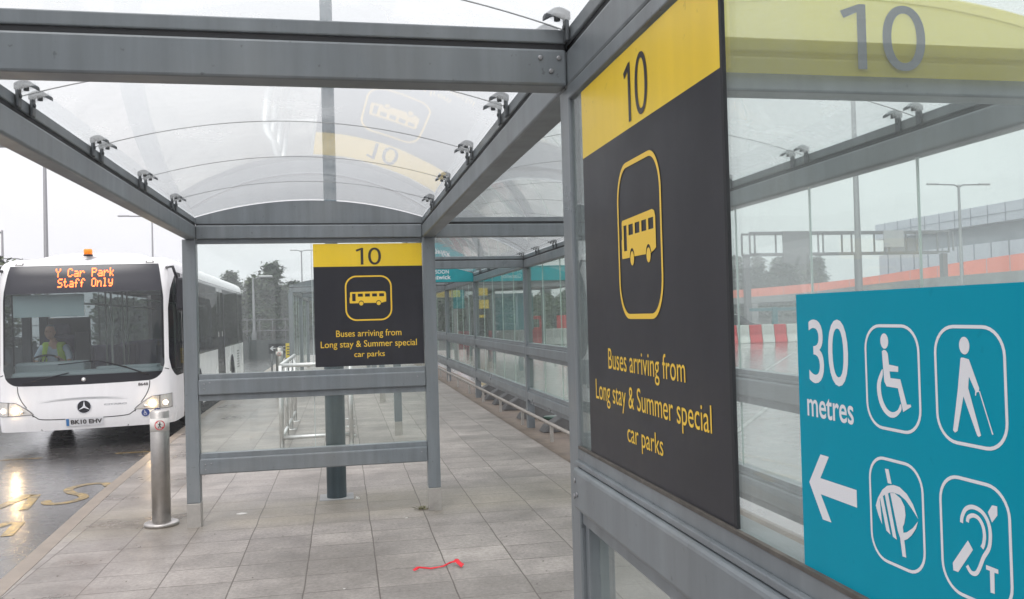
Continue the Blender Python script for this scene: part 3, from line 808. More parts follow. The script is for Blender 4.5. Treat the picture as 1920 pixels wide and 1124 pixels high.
flat(b_, P, [smooth2([(0.2207, 0.3228), (0.2097, 0.3067), (0.2076, 0.2918), (0.212, 0.2759), (0.2219, 0.2639), (0.2357, 0.2582), (0.2485, 0.2612), (0.2589, 0.2709), (0.2574, 0.2786), (0.2515, 0.2702), (0.2399, 0.2658), (0.2286, 0.2694), (0.2201, 0.2799), (0.2164, 0.2925), (0.217, 0.3039), (0.2213, 0.314)], 3)], LF)
obj('wheelchair_symbol', b_, 'white_vinyl', ac)
b_ = bmesh.new(); frame_ring(b_, .3265, .4443, .240, .384)
flat(b_, P, [circ(.3797, .3595, .0086, .0105)], LF)
flat(b_, P, [[(0.3728, 0.3440), (.3745, .3452), (.378, .345), (0.3866, 0.3436), (0.4015, 0.3109), (0.4009, 0.3064), (0.3972, 0.3056), (0.3959, 0.3015), (0.3945, 0.3018), (0.3952, 0.3067), (0.3856, 0.3232), (0.3838, 0.3095), (0.4018, 0.2561), (0.3982, 0.2538), (0.3956, 0.2553), (0.3754, 0.299), (0.3633, 0.2564), (0.3588, 0.2539), (0.3556, 0.2562), (0.3658, 0.3043)]], LF)
flat(b_, P, [[(0.4009, 0.3072), (0.4026, 0.3075), (0.4211, 0.2597), (0.4193, 0.2592)]], LF)
obj('cane_walker_symbol', b_, 'white_vinyl', ac)
b_ = bmesh.new(); frame_ring(b_, .182, .2975, .058, .2025)
flat(b_, P, [[(0.219, 0.1867), (0.2271, 0.1872), (0.2325, .168), (.2243, .168)]], LF)
flat(b_, P, [[(.2438, .127), (.252, .125), (0.2581, 0.0762), (0.2505, 0.0758), (.2466, .1)]], LF)
flat(b_, P, [[(0.1954, 0.1315), (0.2009, 0.1432), (0.2113, 0.1563), (0.2226, 0.164), (0.2361, 0.1677), (0.2491, 0.1674), (0.264, 0.1609), (0.2758, 0.1497), (0.2851, 0.1331), (0.273, 0.1435), (0.261, 0.1522), (0.2485, 0.157), (0.2355, 0.1572), (0.2275, 0.1556), (0.2164, 0.1506), (0.205, 0.1423), (0.2086, 0.1084), (0.2009, 0.1194)]], LF)
flat(b_, P, [[(0.2064, 0.1426), (0.2125, 0.1489), (0.2265, 0.0987), (0.2178, 0.1022)]], LF + .0002)
flat(b_, P, [[(0.217, 0.1507), (0.2242, 0.1546), (0.2399, 0.0952), (0.2317, 0.0972)]], LF + .0002)
flat(b_, P, [[(0.2289, 0.1555), (0.2382, 0.1571), (0.2509, 0.1526), (0.2585, 0.1436), (0.2599, 0.1325), (0.2567, 0.1205), (0.2498, 0.1104), (.2468, .1), (0.2427, 0.1073)]], LF + .0002)
flat(b_, P, [[(0.2483, 0.1062), (0.2612, 0.1102), (0.2741, 0.1189), (0.285, 0.1302), (0.2803, 0.1196), (0.2711, 0.1086), (0.262, 0.1015), (0.2516, 0.0965)]], LF + .0003)
obj('eye_symbol', b_, 'white_vinyl', ac)
b_ = bmesh.new(); frame_ring(b_, .3265, .4428, .058, .2025)
stroke(b_, P, [(0.3645, 0.1469), (0.3657, 0.1543), (0.3718, 0.1643), (0.3821, 0.1695), (0.3938, 0.1690), (0.403, 0.1641), (0.4091, 0.1545), (0.4106, 0.1425), (0.4078, 0.128), (0.3986, 0.1145), (0.3912, 0.0999), (0.385, 0.0922), (0.3771, 0.0915), (0.3710, 0.0976)], .0052, LF)
stroke(b_, P, [(0.3743, 0.1499), (0.3764, 0.156), (0.3846, 0.1600), (0.3932, 0.1584), (0.3995, 0.1508), (0.4014, 0.1402), (0.3994, 0.13), (0.3965, 0.1251)], .005, LF)
flat(b_, P, [[(0.374, 0.1282), (0.3819, 0.1191), (0.3556, 0.0854), (0.3472, 0.0852), (0.3467, 0.0942)]], LF)
flat(b_, P, [[(0.415, 0.1784), (0.4228, 0.1788), (0.4227, 0.1685), (0.4139, 0.1584), (0.4080, 0.169)]], LF)
flat(b_, P, [[(0.402, 0.1071), (0.4209, 0.107), (0.4209, 0.1020), (0.4148, 0.1018), (0.4142, 0.0775), (0.4077, 0.0771), (0.4078, 0.1019), (0.402, 0.1019)]], LF)
obj('ear_symbol', b_, 'white_vinyl', ac)
settle(ac)
settle(sh)

# ------------------------------------------------------------------ bus
BX, BY = -3.86, 14.0
bus = tag(empty('city_bus', (BX, BY, ZR), R(1.15)), 'white single deck bus at the kerb with headlights on and orange destination lettering', 'bus')
OUT = [(0, 0), (.5, .008), (.85, .03), (1.07, .07), (1.19, .14), (1.25, .27), (1.272, .5), (1.275, .95), (1.275, 4), (1.275, 8), (1.275, 11.55), (1.24, 11.8), (1.12, 11.95), (.9, 12.0), (0, 12.02)]
_o = [(-x, y) for x, y in reversed(OUT[1:9])] + OUT
_d = []
for i in range(8, len(_o) - 1):
    p0, p1, p2, p3 = _o[i - 1], _o[i], _o[i + 1], _o[min(i + 2, len(_o) - 1)]
    for k in range(14):
        t = k / 14
        l12 = math.dist(p1, p2)
        def tg(pa, pb, pc):
            return tuple((pc[d] - pa[d]) / (math.dist(pa, pb) + math.dist(pb, pc)) * l12 for d in (0, 1))
        m1 = tg(p0, p1, p2); m2 = tg(p1, p2, p3) if i + 2 < len(_o) else tuple(p2[d] - p1[d] for d in (0, 1))
        h = (2 * t ** 3 - 3 * t * t + 1, t ** 3 - 2 * t * t + t, -2 * t ** 3 + 3 * t * t, t ** 3 - t * t)
        _d.append(tuple(h[0] * p1[d] + h[1] * m1[d] + h[2] * p2[d] + h[3] * m2[d] for d in (0, 1)))
_d.append(OUT[-1])
_s = [0]
for p, q in zip(_d, _d[1:]): _s.append(_s[-1] + math.dist(p, q))
ST = _s[-1]
import bisect
def plan(s):
    sg = -1 if s < 0 else 1; a = min(abs(s), ST - 1e-6)
    i = max(1, bisect.bisect_right(_s, a)); i = min(i, len(_s) - 1)
    t = (a - _s[i - 1]) / (_s[i] - _s[i - 1]); p, q = _d[i - 1], _d[i]
    x, y = p[0] + (q[0] - p[0]) * t, p[1] + (q[1] - p[1]) * t
    dx, dy = q[0] - p[0], q[1] - p[1]; l = math.hypot(dx, dy)
    nx, ny = dy / l, -dx / l
    if abs(s) < 1e-9: nx, ny = 0, -1
    return sg * x, y, sg * nx, ny
def sy(y):
    """arc position of a point on the straight side"""
    return _s[bisect.bisect_left([p[1] if p[0] > 1.2 else (-1 if p[1] < 2 else 99) for p in _d], y)] if False else next(a for a, p in zip(_s, _d) if p[0] > 1.2 and p[1] >= y) 
S1 = sy(.95)
def SY(y): return S1 + (y - .95)
ZT = 2.90
def BP(s, z, off=0):
    x, y, nx, ny = plan(s)
    ins = 0
    r = .2
    if z > ZT - r: q = min(1, (z - (ZT - r)) / r); ins = r - math.sqrt(max(0, r * r - (q * r) ** 2))
    if z < .42: ins += (.42 - z) * .12
    fy = max(0, 1 - y / .9)                       # front raked back a little above the waist
    rake = max(0, z - 1.1) * .075 * fy + max(0, z - 2.4) * .25 * fy
    bulge = .03 * fy * math.exp(-((z - .55) / .35) ** 2)
    return Vector((x - nx * ins + nx * off, y - ny * ins + ny * off + rake - bulge, z))
def patch(bm, sl, sr, zl, zu, nu, nv, off=0, mi=0):
    f = lambda a: a if callable(a) else (lambda _: a)
    sl, sr, zl, zu = f(sl), f(sr), f(zl), f(zu); G = []
    for i in range(nu + 1):
        t = i / nu; row = []
        for j in range(nv + 1):
            z = zl(t) + (zu(t) - zl(t)) * j / nv; a, b = sl(z), sr(z)
            row.append(bm.verts.new(BP(a + (b - a) * t, z, off)))
        G.append(row)
    for i in range(nu):
        for j in range(nv):
            q = [G[i][j], G[i + 1][j], G[i + 1][j + 1], G[i][j + 1]]
            if len({tuple(round(c, 6) for c in v.co) for v in q}) < 3: continue
            try: fc = bm.faces.new(q); fc.smooth = True; fc.material_index = mi
            except ValueError: pass
E1 = lambda z: 1.15 - .075 * max(0, (z - 2.3) / .48)
def wsb(t):      # bottom edge of the dark glass over t 0..1 across
    u = (t * 2 - 1) * 1.15; d = 1.15 - abs(u); rr = .24
    c = rr - math.sqrt(max(0, rr * rr - (rr - d) ** 2)) if d < rr else 0
    return .955 + .02 * (u / 1.15) ** 2 + c
ZB = .285
body = bmesh.new()
neg = lambda f: (lambda z: -f(z))
patch(body, neg(E1), E1, ZB, wsb, 60, 8)                      # nose
patch(body, neg(E1), E1, 2.785, ZT, 40, 6)                    # brow
# kerb side: pillar, quarter glass, door, windows
QA = 1.225; QB = SY(.98)
def q_low(t):
    d = t * (QB - QA); rr = .3
    return 1.0 + (rr - math.sqrt(max(0, rr * rr - (rr - d) ** 2)) if d < rr else 0)
def q_up(t):
    d = t * (QB - QA); rr = .42
    return 2.66 - (rr - math.sqrt(max(0, rr * rr - (rr - d) ** 2))) * 1.4 if d < rr else 2.66
for sg in (1, -1):
    def PT(s0, s1, z0, z1, nu, nv):
        a = s0 if not callable(s0) else s0; b = s1
        if sg > 0: patch(body, a, b, z0, z1, nu, nv)
        else:
            f = lambda q: (neg(q) if callable(q) else -q)
            patch(body, f(b), f(a), (lambda t: z0(1 - t)) if callable(z0) else z0, (lambda t: z1(1 - t)) if callable(z1) else z1, nu, nv)
    PT(E1, QA, ZB, wsb(1), 4, 6)
    PT(E1, QA, wsb(1), 2.785, 4, 12); PT(E1, QA, 2.785, ZT, 4, 6)
    PT(QA, QB, ZB, q_low, 16, 6); PT(QA, QB, q_up, ZT, 16, 8)
    PT(QB, ST, 2.66, ZT, 30, 8)
    D0, D1 = SY(1.0), SY(2.3); R0, R1 = SY(5.75), SY(7.1)
    WA = SY(11.7)
    segs = [(D1, R0), (R1, WA)] if sg > 0 else [(QB, WA)]
    for a, b in segs:
        def arch(t, a=a, b=b):
            y = .95 + (a + (b - a) * t) - S1; h = ZB
            for wy in (2.72, 8.6):
                d = abs(y - wy)
                if d < .56: h = max(h, .5 + math.sqrt(max(0, .56 ** 2 - d * d)) * .93)
            return h
        PT(a, b, arch, 1.24, 90, 5)
    if sg > 0:
        PT(QB, D0, ZB, 2.66, 1, 8)
    PT(WA, ST, ZB, 2.66, 14, 10)
# roof crown and pod
ringL, n = [], 70
for i in range(n + 1):
    s = ST * i / n
    ringL.append((BP(s, ZT), BP(-s, ZT)))
for k in range(len(ringL) - 1):
    for m_ in range(8):
        def pt(i, f):
            a, b = ringL[i]; p = a.lerp(b, f); p.z += .035 * math.sin(math.pi * f); return body.verts.new(p)
        q = [pt(k, m_ / 8), pt(k + 1, m_ / 8), pt(k + 1, (m_ + 1) / 8), pt(k, (m_ + 1) / 8)]
        fc = body.faces.new(q); fc.smooth = True
bmesh.ops.remove_doubles(body, verts=body.verts, dist=.0012)
BODY = obj('bus_body', body, 'bwhite', bus)
pod = bmesh.new()
for y0, y1, zt in ((.5, 3.2, 3.02), (5.0, 8.6, 3.05)):
    rows = []
    for i in range(13):
        t = i / 12; y = y0 + (y1 - y0) * t; e = min(1, math.sin(math.pi * min(t, 1 - t) * 2) * 1.6 if min(t, 1 - t) < .25 else 1)
        rows.append([pod.verts.new((x * (.9 + .1 * e), y, 2.86 + (zt - 2.86) * e * (1 - abs(x / .98) ** 4))) for x in [-.98 + 1.96 * k / 16 for k in range(17)]])
    for p, q in zip(rows, rows[1:]):
        for k in range(16): f_ = pod.faces.new((p[k], p[k + 1], q[k + 1], q[k])); f_.smooth = True
obj('roof_pod', pod, 'bwhite', bus)
# windscreen: clear zone above a painted dark band; display box behind its own glass
b_ = bmesh.new(); patch(b_, neg(E1), E1, lambda t: max(wsb(t), 1.1) + .0, 2.36, 60, 16, -.004); WS = obj('windscreen', b_, 'wscreen', bus)
b_ = bmesh.new(); patch(b_, neg(E1), E1, wsb, lambda t: max(wsb(t), 1.1) + .0, 60, 3, -.003)
patch(b_, lambda z: -E1(z), lambda z: -E1(z) + .03, 1.3, 2.36, 2, 8, -.002); patch(b_, lambda z: E1(z) - .03, E1, 1.3, 2.36, 2, 8, -.002)
obj('windscreen_border', b_, 'bblack', WS)
b_ = bmesh.new(); patch(b_, neg(E1), E1, 2.352, 2.785, 50, 5, -.004); DS = obj('destination_display', b_, mat('display_black', (.02, .02, .028), .25), bus)
F5 = {'Y': '10001 10001 01010 00100 00100 00100 00100', 'C': '01110 10001 10000 10000 10000 10001 01110', 'a': '00000 00000 01110 00001 01111 10001 01111',
      'r': '00000 00000 10110 11001 10000 10000 10000', 'P': '11110 10001 10001 11110 10000 10000 10000', 'k': '10000 10000 10010 10100 11000 10100 10010',
      'S': '01111 10000 10000 01110 00001 00001 11110', 't': '01000 01000 11100 01000 01000 01001 00110', 'f': '00110 01001 01000 11100 01000 01000 01000',
      'O': '01110 10001 10001 10001 10001 10001 01110', 'n': '00000 00000 10110 11001 10001 10001 10001', 'l': '01100 00100 00100 00100 00100 00100 01110',
      'y': '00000 10001 10001 10001 01111 00001 01110', ' ': ' '.join(['00000'] * 7)}
b_ = bmesh.new()
def led(text, s0, s1, z0, z1):
    cols = len(text) * 6 - 1; dx = (s1 - s0) / cols; dz = (z1 - z0) / 7
    for i, ch in enumerate(text):
        for r_, row in enumerate(F5[ch].split()):
            for c_, bit in enumerate(row):
                if bit == '1':
                    s, z = s0 + (i * 6 + c_ + .5) * dx, z1 - (r_ + .5) * dz
                    q = [b_.verts.new(BP(s + dx * .5 * a, z + dz * .46 * c, .0015)) for a, c in ((-1, -1), (1, -1), (1, 1), (-1, 1))]
                    b_.faces.new(q)
led('Y Car Park', -.40, .44, 2.60, 2.735); obj('led_lettering', b_, 'led', DS)
b_ = bmesh.new(); led('Staff Only', -.36, .42, 2.44, 2.575); obj('led_lettering', b_, 'led', DS)
# waist seams
b_ = bmesh.new()
def seam(bm, pts, w_=.0065, off=.0015):
    for (s0, z0), (s1, z1) in zip(pts, pts[1:]):
        dx, dz = s1 - s0, z1 - z0; l = math.hypot(dx, dz) or 1; a, c = -dz / l * w_, dx / l * w_
        bm.faces.new([bm.verts.new(BP(s, z, off)) for s, z in ((s0 + a, z0 + c), (s0 - a, z0 - c), (s1 - a, z1 - c), (s1 + a, z1 + c))])
for sg in (1, -1):
    for ps in (smooth2([(.93, .965), (.92, .86), (.87, .74), (.80, .64)], 4, False), ((.72, .52), (.60, .29)), ((E1(1.2), 1.14), (1.19, 1.13), (1.222, 1.12))):
        b_ = bmesh.new(); seam(b_, [(sg * s, z) for s, z in ps]); obj('panel_gap', b_, 'bseam', bus)
b_ = bmesh.new(); seam(b_, smooth2([(-.80, .60), (-.68, .50), (-.55, .455), (0, .445), (.55, .455), (.68, .50), (.80, .60)], 6, False)); obj('panel_gap', b_, 'bseam', bus)
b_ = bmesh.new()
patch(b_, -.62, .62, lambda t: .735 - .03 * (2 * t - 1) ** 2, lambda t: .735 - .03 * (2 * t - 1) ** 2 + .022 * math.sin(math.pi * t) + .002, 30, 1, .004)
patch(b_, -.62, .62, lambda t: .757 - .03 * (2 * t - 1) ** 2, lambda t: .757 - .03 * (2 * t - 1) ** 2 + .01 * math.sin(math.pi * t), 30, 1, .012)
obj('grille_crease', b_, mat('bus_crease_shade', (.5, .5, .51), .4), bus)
# emblem: ring and three pointed star
class BF:
    @staticmethod
    def p(s, z, l=0): return BP(s, z, l + .004)
b_ = bmesh.new(); flat(b_, BF.p, [circ(0, .62, .098, .098, 36)], .002); EM = obj('emblem', b_, 'bblack', bus)
b_ = bmesh.new(); flat(b_, BF.p, [circ(0, .62, .104, .104, 40), list(reversed(circ(0, .62, .094, .094, 40)))], .006)
for a in (90, 210, 330):
    c, s = math.cos(R(a)), math.sin(R(a))
    flat(b_, BF.p, [[(c * .094, .62 + s * .094), (-s * .016, .62 + c * .016), (-c * .012, .62 - s * .012), (s * .016, .62 - c * .016)]], .006)
obj('emblem_star', b_, 'chrome', EM)
b_ = bmesh.new(); write(b_, BF.p, 'CITARO', .28, .6, .625, .65, .001, .01); obj('badge_lettering', b_, mat('badge_grey', (.25, .25, .27), .3, .6), bus)
b_ = bmesh.new(); write(b_, BF.p, '8648', .765, .905, .89, .935, .001, .02); obj('fleet_number', b_, 'dtext', bus)
b_ = bmesh.new(); patch(b_, -.265, .265, .335, .455, 4, 1, .012); PL = obj('number_plate', b_, 'plate', bus)
b_ = bmesh.new(); patch(b_, -.255, -.215, .342, .448, 1, 1, .014); obj('plate_band', b_, 'plate_blue', PL)
b_ = bmesh.new(); write(b_, BF.p, 'BK10 EHV', -.19, .245, .362, .43, .011, .03); obj('plate_lettering', b_, 'dtext', PL)
b_ = bmesh.new()
lathe(b_, [(.0, 0), (.03, 0), (.032, .012), (.02, .02), (.0, .021)], 20)
for v_ in b_.verts:
    x, y, z = v_.co; v_.co = BP(0, 1.03, .0) + Vector((x, -z, y))
obj('screen_roundel', b_, 'steel_d', bus)
# wipers
for pts, r_ in (([(.93, 1.05, .03), (.62, 1.18, .035), (.25, 1.3, .03)], .012), ([(.62, 1.19, .05), (.2, 1.31, .035), (-.35, 1.27, .02)], .008), ([(-.85, 1.0, .03), (-.55, 1.07, .03), (-.2, 1.14, .03)], .01)):
    b_ = bmesh.new(); tube(b_, [BP(s, z, o) for s, z, o in pts], r_, 6); obj('wiper', b_, 'bblack', bus)
# headlights: recess, bulbs, lens
for sg in (-1, 1):
    lo = lambda t: .535 - .02 * t + .05 * max(0, t - .75) ; hi = lambda t: .538 + .17 * min(1, (t / .45)) ** .75 + .04 * t
    def PL2(off, mi=0, g=0):
        b_ = bmesh.new()
        if sg > 0: patch(b_, .70 + g, 1.28 - g, lambda t: lo(t) + g * .6, lambda t: max(lo(t) + g * .6, hi(t) - g * .6), 22, 4, off)
        else: patch(b_, -1.28 + g, -.70 - g, lambda t: lo(1 - t) + g * .6, lambda t: max(lo(1 - t) + g * .6, hi(1 - t) - g * .6), 22, 4, off)
        return b_
    HL = obj('headlight', PL2(.003), 'bseam', bus)
    obj('headlight_reflector', PL2(.006, 0, .012), 'reflector', HL)
    b_ = bmesh.new(); patch(b_, sg * 1.06, sg * 1.072, .53, .735, 1, 2, .010); obj('lamp_divider', b_, 'bseam', HL)
    for s, z, r_, m_ in ((.965, .61, .042, 'bulb'), (.86, .585, .028, 'reflector'), (1.15, .61, .036, 'bulb2')):
        b_ = bmesh.new(); c_ = BP(sg * s, z, .012); lathe(b_, [(0, 0), (r_, 0), (r_ * .8, .014), (0, .02)], 18)
        nx, ny = plan(sg * s)[2:]
        q = Vector((nx, ny, 0)).to_track_quat('Z', 'Y')
        for v_ in b_.verts: v_.co = c_ + q @ v_.co
        obj('bulb', b_, m_, HL)
    obj('headlight_lens', PL2(.034, 0, .008), 'lens', HL)
# round stickers low on the bumper
for s in (.86, 1.03):
    b_ = bmesh.new(); flat(b_, BF.p, [circ(s, .475, .058)], .002); D_ = obj('round_sticker', b_, 'blue_disc', bus)
    b_ = bmesh.new(); k = .36
    f = lambda u, v_, l=0: BP(s + (u - .2425) * .72, .475 + (v_ - .312) * .72, l + .004)
    flat(b_, f, [circ(.2273, .3611, .0086, .0105)], .004); flat(b_, f, [[(0.2213, 0.3472), (0.2305, 0.3483), (0.2359, 0.3296), (0.2552, 0.3279), (0.2548, 0.3208), (0.2366, 0.3205), (0.2379, 0.3115), (0.2587, 0.3113), (0.2703, 0.2791), (0.279, 0.2769), (0.2624, 0.2685), (0.2531, 0.299), (0.2291, 0.2997)]], .004)
    flat(b_, f, [smooth2([(0.2207, 0.3228), (0.2097, 0.3067), (0.2076, 0.2918), (0.212, 0.2759), (0.2219, 0.2639), (0.2357, 0.2582), (0.2485, 0.2612), (0.2589, 0.2709), (0.2574, 0.2786), (0.2515, 0.2702), (0.2399, 0.2658), (0.2286, 0.2694), (0.2201, 0.2799), (0.2164, 0.2925), (0.217, 0.3039), (0.2213, 0.314)], 2)], .004)
    obj('sticker_symbol', b_, 'white_vinyl', D_)
# marker lamps on the brow, amber beacon
for sg in (-1, 1):
    b_ = bmesh.new(); patch(b_, sg * .88, sg * 1.0, 2.80, 2.835, 3, 1, .008); o = obj('marker_lamp', b_, 'bseam', bus)
    b_ = bmesh.new(); patch(b_, sg * .895, sg * .985, 2.806, 2.829, 3, 1, .011); obj('marker_lens', b_, 'litter', o)
b_ = bmesh.new(); lathe(b_, [(0, 2.93), (.07, 2.93), (.07, 2.955), (0, 2.955)], 24); 
for v_ in b_.verts: v_.co += Vector((0.02, .38, 0))
BC = obj('beacon_base', b_, 'bblack', bus)
b_ = bmesh.new(); lathe(b_, [(0, 2.955), (.062, 2.955), (.062, 3.02), (.056, 3.04), (0, 3.045)], 24)
for v_ in b_.verts: v_.co += Vector((0.02, .38, 0))
obj('beacon', b_, 'beacon', BC)
# side glass
b_ = bmesh.new(); patch(b_, QA, QB, q_low, q_up, 16, 10, -.004); obj('quarter_window', b_, 'sglass', bus)
b_ = bmesh.new(); patch(b_, -QB, -QA, lambda t: q_low(1 - t), lambda t: q_up(1 - t), 16, 10, -.004); obj('quarter_window', b_, 'sglass', bus)
b_ = bmesh.new()
def door(a, b_s, name):
    n_ = 2; w_ = (b_s - a) / n_
    b0 = bmesh.new()
    for i in range(n_):
        x0, x1 = a + i * w_ + .012, a + (i + 1) * w_ - .012
        for (p, q, z0, z1) in ((x0, x0 + .045, .33, 2.6), (x1 - .045, x1, .33, 2.6), (x0, x1, .33, .42), (x0, x1, 2.52, 2.6)):
            patch(b0, p, q, z0, z1, 1, 1, -.012)
        patch(b0, x0, x1, 1.0, 1.05, 1, 1, -.016)
    patch(b0, a, b_s, ZB, .33, 2, 1, -.002); patch(b0, a, b_s, 2.6, 2.66, 2, 1, -.002)
    D = obj(name, b0, 'bblack', bus)
    for i in range(n_):
        x0, x1 = a + i * w_ + .05, a + (i + 1) * w_ - .05
        g0 = bmesh.new(); patch(g0, x0, x1, .42, 2.52, 1, 2, -.014); obj('door_glass', g0, 'sglass', D)
        s0 = bmesh.new(); patch(s0, x0 + .25, x0 + .33, 1.5, 1.62, 1, 1, -.01); obj('door_sticker', s0, 'litter', D)
door(D0, D1, 'front_door'); door(R0, R1, 'rear_door')
def win(a, b):
    b0 = bmesh.new(); patch(b0, a, b, 1.24, 2.66, 1, 3, -.003)
    W_ = obj('side_window', b0, 'sglass', bus)
    b1 = bmesh.new()
    for q in (a, b): patch(b1, q - .035, q + .035, 1.24, 2.66, 1, 1, -.001)
    lo_, hi_ = min(a, b), max(a, b)
    patch(b1, lo_, hi_, 1.24, 1.28, 1, 1, -.001); patch(b1, lo_, hi_, 2.6, 2.66, 1, 1, -.001)
    obj('window_frame', b1, 'bblack', W_)
for a, b in ((D1, SY(4.0)), (SY(4.0), R0), (R1, SY(8.6)), (SY(8.6), SY(10.2)), (SY(10.2), WA)): win(a, b)
for k in range(6):
    a, b = QB + (WA - QB) * k / 6, QB + (WA - QB) * (k + 1) / 6; win(-b, -a)
b_ = bmesh.new()
for k in range(7): patch(b_, SY(9.75), SY(10.35), .62 + k * .07, .65 + k * .07, 1, 1, .004)
obj('engine_vent', b_, 'bseam', bus)
# wheels
for sx_, wy in ((-1, 2.72), (1, 2.72), (-1, 8.6), (1, 8.6)):
    b_ = bmesh.new(); R_ = .48; xo, xi = sx_ * 1.22, sx_ * .93
    prof_ = [(.28, xi), (.44, xi), (R_, xi + sx_ * .03), (R_, xo - sx_ * .03), (.44, xo), (.28, xo)]
    n = 32; rings = [[b_.verts.new((x, wy + r * math.cos(2 * math.pi * k / n), R_ + r * math.sin(2 * math.pi * k / n))) for k in range(n)] for r, x in prof_]
    for p, q in zip(rings, rings[1:]):
        for k in range(n): b_.faces.new((p[k], p[(k + 1) % n], q[(k + 1) % n], q[k]))
    b_.faces.new(rings[0]); b_.faces.new(rings[-1])
    W_ = obj('wheel', b_, 'rubber', bus)
    b_ = bmesh.new(); rings = [[b_.verts.new((x, wy + r * math.cos(2 * math.pi * k / n), R_ + r * math.sin(2 * math.pi * k / n))) for k in range(n)] for r, x in ((.28, xo + sx_ * .004), (.25, xo - sx_ * .03), (.12, xo - sx_ * .01), (.1, xo + sx_ * .02))]
    for p, q in zip(rings, rings[1:]):
        for k in range(n): b_.faces.new((p[k], p[(k + 1) % n], q[(k + 1) % n], q[k]))
    b_.faces.new(rings[-1]); obj('rim', b_, 'steel_d', W_)
# underside, floor, inside
b_ = box(-1.18, 1.18, .35, 11.7, .31, .36); obj('floor', b_, 'dark_in', bus)
b_ = bmesh.new(); 
for x in (-1, 1): bx(b_, x * .86 - .06, x * .86 + .06, 2.2, 3.25, .36, 1.0)
obj('wheel_box', b_, 'dark_in', bus)
obj('ceiling_lining', box(-1.12, 1.12, .5, 11.6, 2.68, 2.7), 'grey_in', bus)
b_ = bmesh.new(); bx(b_, -1.08, 1.05, .2, .62, .9, 1.16, .05); bx(b_, -1.1, -.1, .45, .85, 1.05, 1.3, .04); bx(b_, .1, 1.0, .3, .6, 1.1, 1.2, .02)
obj('dashboard', b_, 'grey_in', bus)
b_ = bmesh.new(); n = 30
C0 = Vector((-.84, .96, 1.29)); ax = Vector((0, -.45, .9)).normalized(); e1_ = Vector((1, 0, 0)); e2_ = ax.cross(e1_)
tube(b_, [C0 + (e1_ * math.cos(2 * math.pi * k / n) + e2_ * math.sin(2 * math.pi * k / n)) * .225 for k in range(n + 1)], .016, 8)
for a in (0, 120, 240): tube(b_, [C0 - ax * .03, C0 + (e1_ * math.cos(R(a + 90)) + e2_ * math.sin(R(a + 90))) * .22], .013, 6)
tube(b_, [C0 - ax * .02, C0 - ax * .35], .04, 10)
obj('steering_wheel', b_, 'bblack', bus)
obj('sun_blind', box(-1.02, -.02, .22, .235, 2.0, 2.34, .004), 'blind', bus)
b_ = bmesh.new(); bx(b_, -1.02, -.50, 1.62, 1.74, .95, 1.7, .05); bx(b_, -1.0, -.52, 1.2, 1.7, .85, .98, .04); bx(b_, -.9, -.62, 1.66, 1.74, 1.7, 1.9, .04)
obj('driver_seat', b_, 'seat', bus)
b_ = bmesh.new(); bx(b_, -.38, -.36, 1.0, 1.8, .4, 1.75); bx(b_, -1.15, -.36, 1.9, 1.93, .4, 2.0); obj('cab_partition', b_, 'dark_in', bus)
for x, y in ((.12, 1.3), (.02, 2.6), (.85, 2.9), (-.45, 3.4), (.45, 4.2), (-.45, 5.2), (.4, 6.2)):
    b_ = bmesh.new(); tube(b_, [(x, y, .36), (x, y, 2.68)], .017, 8); obj('grab_pole', b_, 'pole', bus)
b_ = bmesh.new(); tube(b_, [(.6, 1.3, 2.25), (.6, 9, 2.25)], .016, 8); tube(b_, [(-.6, 2.3, 2.25), (-.6, 9, 2.25)], .016, 8); obj('grab_rail', b_, 'pole', bus)
for y in (3.4, 4.2, 5.0, 7.4, 8.2, 9.0, 9.8, 10.6):
    for x in (-.98, -.55, .55, .98):
        if 5.6 < y < 7.2 and x > 0: continue
        b_ = bmesh.new(); bx(b_, x - .2, x + .2, y, y + .42, .78, .86, .03); bx(b_, x - .2, x + .2, y + .38, y + .46, .8, 1.45, .03); bx(b_, x - .03, x + .03, y + .1, y + .2, .36, .78)
        obj('passenger_seat', b_, 'seat', bus)
b_ = bmesh.new(); bx(b_, -1.12, -1.0, .9, 1.0, 1.2, 2.4); bx(b_, -1.12, -1.0, 1.75, 1.85, 1.2, 2.4); obj('cab_pillar', b_, 'dark_in', bus)
obj('rear_lining', box(-1.15, 1.15, 11.55, 11.6, .4, 2.68), 'dark_in', bus)
# mirrors
for sg in (1, -1):
    b_ = bmesh.new(); a0 = BP(sg * 1.2, 2.72, 0)
    tube(b_, [a0, a0 + Vector((sg * .12, -.16, -.0)), a0 + Vector((sg * .17, -.14, -.18))], .022, 8); AR = obj('mirror_arm', b_, 'bblack', bus)
    x0 = a0.x + sg * .15; b_ = box(min(x0, x0 + sg * .19), max(x0, x0 + sg * .19), a0.y - .18, a0.y - .08, 2.02, 2.55, .045, 3)
    MH = obj('mirror_housing', b_, 'bblack', AR)
    obj('mirror_glass', box(min(x0, x0 + sg * .19) + .02, max(x0, x0 + sg * .19) - .02, a0.y - .079, a0.y - .076, 2.06, 2.51), 'chrome', AR)
bus.rotation_euler = (0, R(-.7), R(1.15)); bus.location.z = ZR + .01

